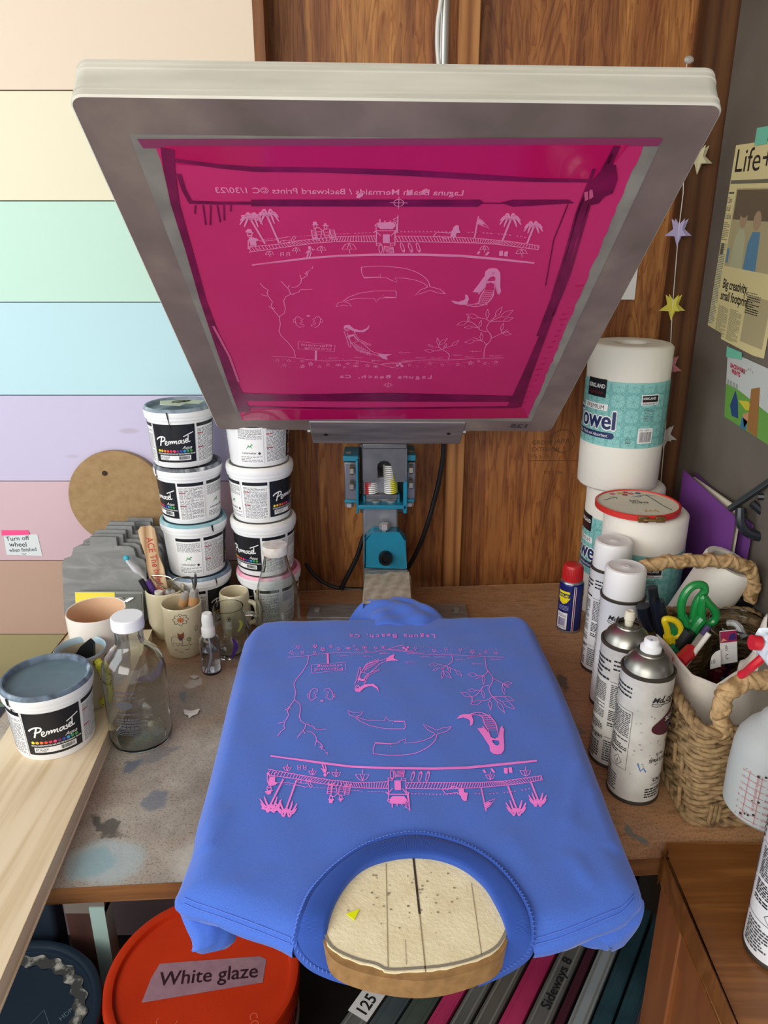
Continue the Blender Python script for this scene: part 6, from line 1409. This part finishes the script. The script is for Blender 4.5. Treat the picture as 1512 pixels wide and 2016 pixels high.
# ================================================================ stool / side table at lower right
ST = mat('stained_wood', '86552a', .3, col2='9a6534', col3='744720', scale=16, stretch=(.25, 3, 1), contrast=(.3, .7), dist=.6); STS = mat('stained_wood_side', '7c4826', .4, col2='8e5630', scale=14, stretch=(3, 3, .2), contrast=(.3, .7))
zs_ = T+.003
pA = atz(1294, 1664, zs_); pB = atz(1449, 2016, zs_); d_ = (pB-pA).normalized(); 
x_l0 = pA.x; y_back = pA.y-.002
side = thing('side_table', 'brown stained wooden side table with panelled side at lower right', 'side table', (.5, .4, 0))
pts = [(x_l0+.014, y_back), (.95, y_back), (.95, .10), (x_l0+d_.x/d_.y*(.10-y_back), .10), (x_l0+d_.x/d_.y*(-.012), y_back-.016)]
def rnd(P, idx, r):
    out = []
    return P
M().prism(pts, zs_-.026, zs_).build('top', ST, side, world=True, bevel=.006, bseg=4)
xl = x_l0+.010
M().box(xl, .14, .05, xl+.02, y_back-.015, zs_-.026).build('side_panel', STS, side, world=True, bevel=.002)
M().box(xl-.006, y_back-.07, .0, xl+.02, y_back-.012, zs_-.026).build('leg', STS, side, world=True, bevel=.002)
M().box(xl-.006, .12, .0, xl+.02, .18, zs_-.026).build('leg', STS, side, world=True, bevel=.002)
M().box(xl-.004, .14, zs_-.085, xl+.004, y_back-.05, zs_-.026).build('rail', STS, side, world=True, bevel=.002)
t = can((.340, .4680, zs_), R(45), 'white spray can cut off by the frame on the side table', False, 'cap', side='x')
pq = atz(1530, 1868, zs_); t.location = (pq.x, pq.y, zs_+.0004)
# ================================================================ screens stored on edge below the bench
random.seed(5)
dirv = Vector((sin(R(32.5)), cos(R(32.5)), 0)); nv = Vector((dirv.y, -dirv.x, 0))
zt2 = .62
ref = atz(1135, 1990, zt2)
# (offset across in px at y=1990 left edge, right edge, colour, label)
SCL = [(686, 738, 'grey', 'grey silk screen frame with 125 sticker, leftmost in the rack'), (741, 793, 'slate', 'slate blue silk screen frame right of the 125 one'), (796, 850, 'green', 'grey green smeared silk screen frame under the platen tip'), (853, 893, 'pink', 'narrow magenta silk screen frame left of two plain grey ones'), (897, 938, 'grey', 'plain grey silk screen frame right of the left magenta one'),
       (942, 988, 'grey2', 'warm grey silk screen frame left of the wide magenta one'), (992, 1040, 'pink', 'wide bright magenta silk screen frame in the rack middle'), (1044, 1096, 'grey', 'grey silk screen frame with black handwriting, right of magenta'), (1100, 1122, 'maroon', 'dark maroon silk screen frame beside the pale one'), (1126, 1168, 'pale', 'pale blue white silk screen frame in the rack'),
       (1172, 1214, 'dteal', 'dark teal silk screen frame beside the pale one'), (1217, 1258, 'dteal', 'dark teal silk screen frame, rightmost in the rack')]
SM = {'grey': mat('old_alu', '7b7b78', .5, .3, col2='6a6a68', scale=15), 'slate': mat('slate_alu', '45565e', .5, .3, col2='5d6668', scale=12), 'green': mat('green_alu', '5f6a62', .5, .3, col2='444c48', scale=10), 'pink': mat('pink_alu', 'c03a6a', .5, col2='a82c5a', scale=14), 'grey2': mat('warm_alu', '77746c', .5, .3, col2='67645e', scale=15),
      'maroon': mat('maroon_alu', '4a2030', .6), 'pale': mat('pale_alu', 'a8b0b4', .5, .2, col2='98a2a8', scale=12), 'dteal': mat('teal_alu', '2a4650', .5, .3, col2='2f4148', scale=10, col3='3a5c66')}
def across(px): return (atz(px, 1990, zt2)-ref).dot(nv)
for a, b, ck, lab in SCL:
    n0, n1 = across(a), across(b); ctr = (n0+n1)/2; hw = min(abs(n1-n0)/2-.0008, .0195)
    base = ref+nv*ctr; s0 = -.30; s1 = .20
    # keep inside the wall
    t = thing('stored_screen', lab, 'printing screen', (base.x, base.y, 0.002))
    def bxl(m, u0, u1, z0, z1, k=0, h=hw):
        vs = [(dirv*u+nv*w_+Vector((0, 0, z))) for z in (z0, z1) for u, w_ in ((u0, -h), (u1, -h), (u1, h), (u0, h))]
        return m.add(vs, [(0, 3, 2, 1), (4, 5, 6, 7), (0, 1, 5, 4), (1, 2, 6, 5), (2, 3, 7, 6), (3, 0, 4, 7)], k)
    m = M(); H_ = zt2-.002; bw = .036
    bxl(m, s0, s1, H_-bw, H_); bxl(m, s0, s1, 0, bw); bxl(m, s0, s0+bw, bw, H_-bw); bxl(m, s1-bw, s1, bw, H_-bw)
    for w0 in (-.62, .62): 
        vs = [(dirv*u+nv*(w0*hw+e)+Vector((0, 0, H_+.0006))) for u, e in ((s0, -.0012), (s1, -.0012), (s1, .0012), (s0, .0012))]; m.add(vs, [(0, 1, 2, 3)], 1)
    m.build('frame', [SM[ck], mat('frame_ridge', '9a9a96', .5, .4) if ck in ('grey', 'grey2', 'pale') else SM[ck]], t, bevel=.0015)
    m = M(); vs = [(dirv*u+nv*(hw+.0003)+Vector((0, 0, z))) for u, z in ((s0+.01, .01), (s1-.01, .01), (s1-.01, H_-.01), (s0+.01, H_-.01))]; m.add(vs, [(0, 1, 2, 3)]); m.build('mesh', mat('stored_mesh', '5a4a50', .7), t)
    F = Flat(); tf = lambda x, y, h: tuple(dirv*x+nv*(-y)+Vector((0, 0, H_+.001+h)))
    if 'handwriting' in lab:
        q = atz(1085, 1910, zt2)-base; u = q.dot(dirv); F.text('Sideways 8', u-.055, -.006, .017, 0, 1, sx=1.1, bold=.01); F.emit(tf).build('handwriting', INKD, t)
    if 'sticker' in lab:
        q = atz(725, 1975, zt2)-base; u = q.dot(dirv); F.rect(u-.022, -.014, u+.040, .014, 0, 1); F.text('125', u-.019, -.008, .021, 1, 2, bold=.02, sx=.95); F.rect(u+.020, -.012, u+.028, -.004, 2, 2); F.disc(u+.025, .006, .006, 1, 2); F.rect(u+.032, -.010, u+.037, -.003, 3, 2); F.emit(tf).build('sticker', [LBL, INKD, NAVY, AQ], t)
# ================================================================ buckets on the floor
def bucket(px, py, R0, H, col, lab, mts, art=None):
    c = atz(px, py, H); t = thing('bucket', lab, 'bucket', (c.x, c.y, 0))
    M().lathe([(0, .002), (R0*.82, 0), (R0*.84, .004), (R0*.94, H-.06), (R0*.97, H-.055), (R0*.97, H-.050), (R0*.945, H-.045), (R0*.95, H-.02)], 60).build('body', mts[0], t)
    p = [(R0*.95, H-.038), (R0*.985, H-.038)]
    for k in range(3): p += [(R0*.99, H-.032+k*.008), (R0*.975, H-.028+k*.008)]
    p += [(R0*.99, H-.008), (R0, H-.004), (R0*.985, H+.001), (R0*.95, H+.002), (R0*.90, H-.001), (R0*.885, H-.008), (R0*.875, H-.0085), (0, H-.0085)]
    m = M().lathe(p, 72)
    m.build('lid', mts[1], t)
    if art: art(t, H-.0085, R0)
    return t, c
REDB = mat('orange_red_plastic', 'd63a14', .38, col2='c83210', scale=8, bump=.08, bscale=200)
def redart(t, z, R0):
    F = Flat(); F.poly([(-.085, -.002), (-.088, -.045), (.098, -.010), (.098, .032), (.086, .038), (-.078, .024)] , 0, 1)
    f = lambda x, y, h: (x, y, z+h)
    F.emit(f, off=.0004).build('masking_tape', mat('mauve_tape', '9c7480', .8, col2='a8808a', scale=60), t)
    F = Flat().text('White glaze', -.070, -.017, .036, 0, 1, rot=.10, sx=.92, bold=.004); F.emit(f, off=.0012).build('handwriting', mat('dark_marker', '33141f', .6), t)
    F = Flat(); F.text('CORP', .085, -.062, .018, 0, 1, rot=-1.3); F.stroke([(-.04+.016*cos(a), -.075+.010*sin(a)) for a in [2.6+i*.35 for i in range(12)]], .0012, 0, 1); F.emit(f, off=.0004).build('moulded_letters', mat('moulded_red', 'e8694a', .5), t)
t, c = bucket(400, 1916, .157, .385, 0, 'bright orange red bucket with taped handwritten label on its lid', [REDB, REDB], redart)
M().tube(smooth_pts([Vector((.150*cos(a), .150*sin(a)-.004*0, .335-.05*sin((a+1.2)/2.4*pi))) for a in [-1.2+.2*i for i in range(13)]]), .0025, 8).build('wire_handle', CHROME, t)
NVB = mat('dark_navy_plastic', '12202e', .3)
def navart(t, z, R0):
    m = M(); 
    def f(u, v): a = -.6+2.4*u; r = R0*(.70+.13*v)+.003*sin(u*60); return (r*cos(a), r*sin(a), z+.0006+.0012*abs(sin(u*37+v*5)))
    m.grid(f, 60, 4); m.build('dried_glaze', mat('dried_glaze', '3a3a38', .8, col2='a8a49a', scale=60, contrast=(.5, .65)), t)
    F = Flat(); F.stroke([(.03, -.02), (.055, .03), (.085, -.01)], .0012, 0, 1, closed=True); F.text('2', .050, -.006, .018, 0, 1, rot=.6); F.text('HDPE', .088, .012, .011, 0, 1, rot=.9); F.emit(lambda x, y, h: (x, y, z+h), off=.0005).build('recycling_mark', mat('moulded_grey', '5a6a74', .6), t)
bucket(-2, 2018, .150, .385, 0, 'dark navy bucket with glaze crusted lid at lower left', [NVB, NVB], navart)
# ================================================================ star garland
t = None
STC = [('lavender', 'c8bce0', 1336, 455), ('yellow', 'e8dc60', 1324, 603), ('pink', 'd88a90', 1318, 722), ('white', 'd4ccc4', 1309, 858), ('cream', 'd9cfa8', 1376, 312)]
YG = 1.287
garl = [(1352, 120), (1352, 118), (1345, 380), (1336, 455), (1324, 603), (1318, 722), (1309, 858), (1300, 960)]
P = [aty(1352, 122, 1.293)] + [aty(a, b, YG) for a, b in garl[2:]]
tag(M().tube(P, .0007, 5).build('garland_string', mat('white_string', 'd8d4cc', .7)), 'thin white string carrying the paper stars down the wall', 'string')
for nm, cc, px, py in STC:
    c = aty(px, py, YG); t = thing('paper_star', '%s folded paper star hanging on the garland string' % nm, 'paper star', tuple(c), group=None)
    mt = mat('paper_star_'+nm, cc, .8, transl=.25); rr = .0225
    for an in (0, pi/2.6):
        q = [(rr*(1 if i % 2 == 0 else .42)*sin(i*pi/5), rr*(1 if i % 2 == 0 else .42)*cos(i*pi/5)) for i in range(10)]
        q = [(x, -y) for x, y in q]
        M().prism(q, -.0004, .0004, fn=lambda x, y, z, an=an: (x*cos(an)-z*sin(an), -x*sin(an)*(.6)+z*cos(an), y)).build('star_face', mt, t)
c = aty(1356, 118, 1.293); tag(M().sphere((c.x, c.y-.001, c.z), .0055, 0, 12, (1.3, .6, 1)).build('push_pin', mat('clear_pin', 'd8d4cc', .2, trans=.5)), 'clear push pin holding the star string to the wall', 'push pin')
a_, b_ = aty(1205, 470, 1.33), aty(1250, 590, 1.33); tag(M().box(a_.x, 1.3325, b_.z, b_.x, 1.3335, a_.z).build('wall_paper_sheet', PAPER), 'white sheet of paper on the wall behind the screen corner', 'paper')
# ================================================================ newspaper and photo on the grey wall
XN = .5128
def fx(px, py): p = atx(px, py, XN); return p
nTL, nBL = fx(1450, 286), fx(1394, 640)
def on_n(org, ux, uy):  # x to the right = towards the camera (-Y)
    return lambda x, y, h: (XN-h, org.y-x*ux[0]-y*uy[0], org.z+x*ux[1]+y*uy[1])
org = nBL; hN = (nTL-nBL).length; up = (nTL-nBL).normalized(); rt = Vector((0, -1, 0)); rt = (rt-up*rt.dot(up)).normalized()
fN = lambda x, y, h: tuple(org+rt*x+up*y+Vector((-h, 0, 0)))
news = thing('newspaper_page', 'yellowed newspaper page taped to the grey wall', 'newspaper', tuple(org))
def nxy(px, py): p = fx(px, py)-org; return (p.dot(rt), p.dot(up))
F = Flat(); WN = .20; F.poly([(0, 0), (nxy(1420, 662)[0], -.004), (nxy(1420, 668)[0], -.012), (nxy(1484, 694)[0], -.016), (WN, -.014), (WN, hN), (0, hN)], 0, 0)
x0, y0_ = nxy(1449, 326); F.text('Life+Arts', .005, hN-.036, .044, 1, 1, sx=1.35, bold=0); F.rect(.002, hN-.052, WN, hN-.047, 4, 1)
F.lines(.002, hN-.066, .020, hN-.062, 1, 2, 1, .7); F.text('Calm', .001, hN-.078, .012, 2, 2, sx=.62); F.text('of all', .001, hN-.089, .012, 2, 2, sx=.62); F.text('CraftAid', .001, hN-.100, .012, 2, 2, sx=.5)
xa, ya = nxy(1468, 352); xb, yb = nxy(1500, 512); F.rect(.026, hN-.165, WN, hN-.058, 3, 1); F.rect(.03, hN-.10, WN, hN-.06, 5, 2)
F.poly([(.044, hN-.165), (.048, hN-.125), (.058, hN-.112), (.074, hN-.112), (.082, hN-.125), (.086, hN-.165)], 6, 3); F.disc(.066, hN-.098, .012, 7, 3, 14, .013); F.disc(.066, hN-.089, .0125, 5, 4, 14, .008); F.poly([(.090, hN-.165), (.092, hN-.130), (.102, hN-.114), (.125, hN-.114), (.13, hN-.165)], 8, 3); F.disc(.110, hN-.100, .012, 7, 3, 14, .013); F.rect(.028, hN-.160, .036, hN-.140, 8, 3)
F.text('Big creativity,', .032, hN-.196, .0185, 1, 2, bold=.025, sx=.86); F.text('small footprint', .031, hN-.213, .0185, 1, 2, bold=.025, sx=.86)
F.lines(.001, hN-.130, .022, hN-.104, 10, 4, 1, .45); F.lines(.001, .004, .022, hN-.134, 48, 4, 1, .45); F.lines(.004, .004, .018, hN-.134, 48, 8, 2, .3); F.rect(.004, hN-.150, .014, hN-.134, 4, 2)
F.lines(.030, -.008, .066, hN-.222, 30, 4, 1, .45); F.lines(.072, -.010, .112, hN-.222, 30, 4, 1, .45); F.rect(.120, -.004, .19, .06, 3, 1); F.lines(.118, .065, .16, hN-.222, 10, 4, 1, .45)
F.emit(fN, off=.0006, dz=.00006).build('page', [mat('newsprint', 'd9cc94', .85), INKD, INK, mat('news_photo', 'b0a47c', .8), mat('news_grey', '6e6a58', .8), mat('news_photo_dark', '6a5c48', .8), mat('news_shirt', 'b4b490', .8), mat('news_skin', 'a88e70', .8), mat('news_blue', '5a86a0', .8)], news, world=True)
MT = mat('mint_tape', '72c4a8', .6)
F = Flat().rect(.062, hN-.004, .10, hN+.018, 0, 3); F.emit(fN, off=.001).build('tape', MT, news, world=True, label='mint green tape at the top edge')
c = fx(1432, 690); t = thing('taped_photograph', 'colour photograph of a bright classroom taped below the newspaper', 'photograph', tuple(c))
org2 = fx(1427, 820); up2 = (fx(1434, 690)-org2); h2_ = up2.length; up2.normalize(); fP = lambda x, y, h: tuple(org2+rt*x+up2*y+Vector((-h, 0, 0)))
W2_ = .15; F = Flat().rect(0, 0, W2_, h2_, 0, 0); F.poly([(0, .0), (W2_, 0), (W2_, h2_*.40), (.03, h2_*.52), (0, h2_*.50)], 1, 1); F.poly([(.045, h2_*.36), (.075, h2_*.42), (.10, h2_*.36), (.07, h2_*.28)], 2, 2); F.poly([(.018, h2_*.22), (.034, h2_*.48), (.044, h2_*.34), (.048, h2_*.10), (.026, h2_*.08)], 3, 3)
F.text('BACKWARD', .012, h2_*.78, .0085, 4, 2, bold=.05, sx=1.05); F.text('PRINTS', .018, h2_*.70, .0085, 4, 2, bold=.05, sx=1.05)
for k in range(7): F.disc(.048+k*.006, h2_*(.84-.012*sin(k)*3), .0022, 6, 2, 5)
F.poly([(.062, h2_*.20), (.085, h2_*.30), (.085, h2_*.20), (.068, h2_*.02)], 5, 3); F.poly([(.078, h2_*.02), (.084, h2_*.62), (.11, h2_*.7), (.11, 0)], 7, 4); F.poly([(.055, h2_*.0), (.060, h2_*.16), (.078, h2_*.14), (.074, 0)], 8, 3)
for k in range(4): F.rect(.004+k*.010, h2_*.50, .011+k*.010, h2_*.58, 6, 2)
F.emit(fP, off=.0008, dz=.00006).build('print', [mat('photo_white', 'c6cac6', .4), mat('photo_green', '6aa048', .4), mat('photo_yellow', 'cfc23c', .4), mat('photo_navy', '2e4a78', .4), mat('photo_crimson', 'b02a4a', .4), mat('photo_peach', 'c8946c', .4), mat('photo_grey', '9a9e98', .5), mat('photo_ochre', '9a6c3a', .5), mat('photo_blue', '3e78a0', .4)], t, world=True)
F = Flat().poly([(-.003, h2_-.010), (.050, h2_-.004), (.050, h2_+.006), (-.002, h2_+.006)], 0, 1); F.emit(fP, off=.0016).build('tape', MT, t, world=True)
bpy.context.view_layer.update()
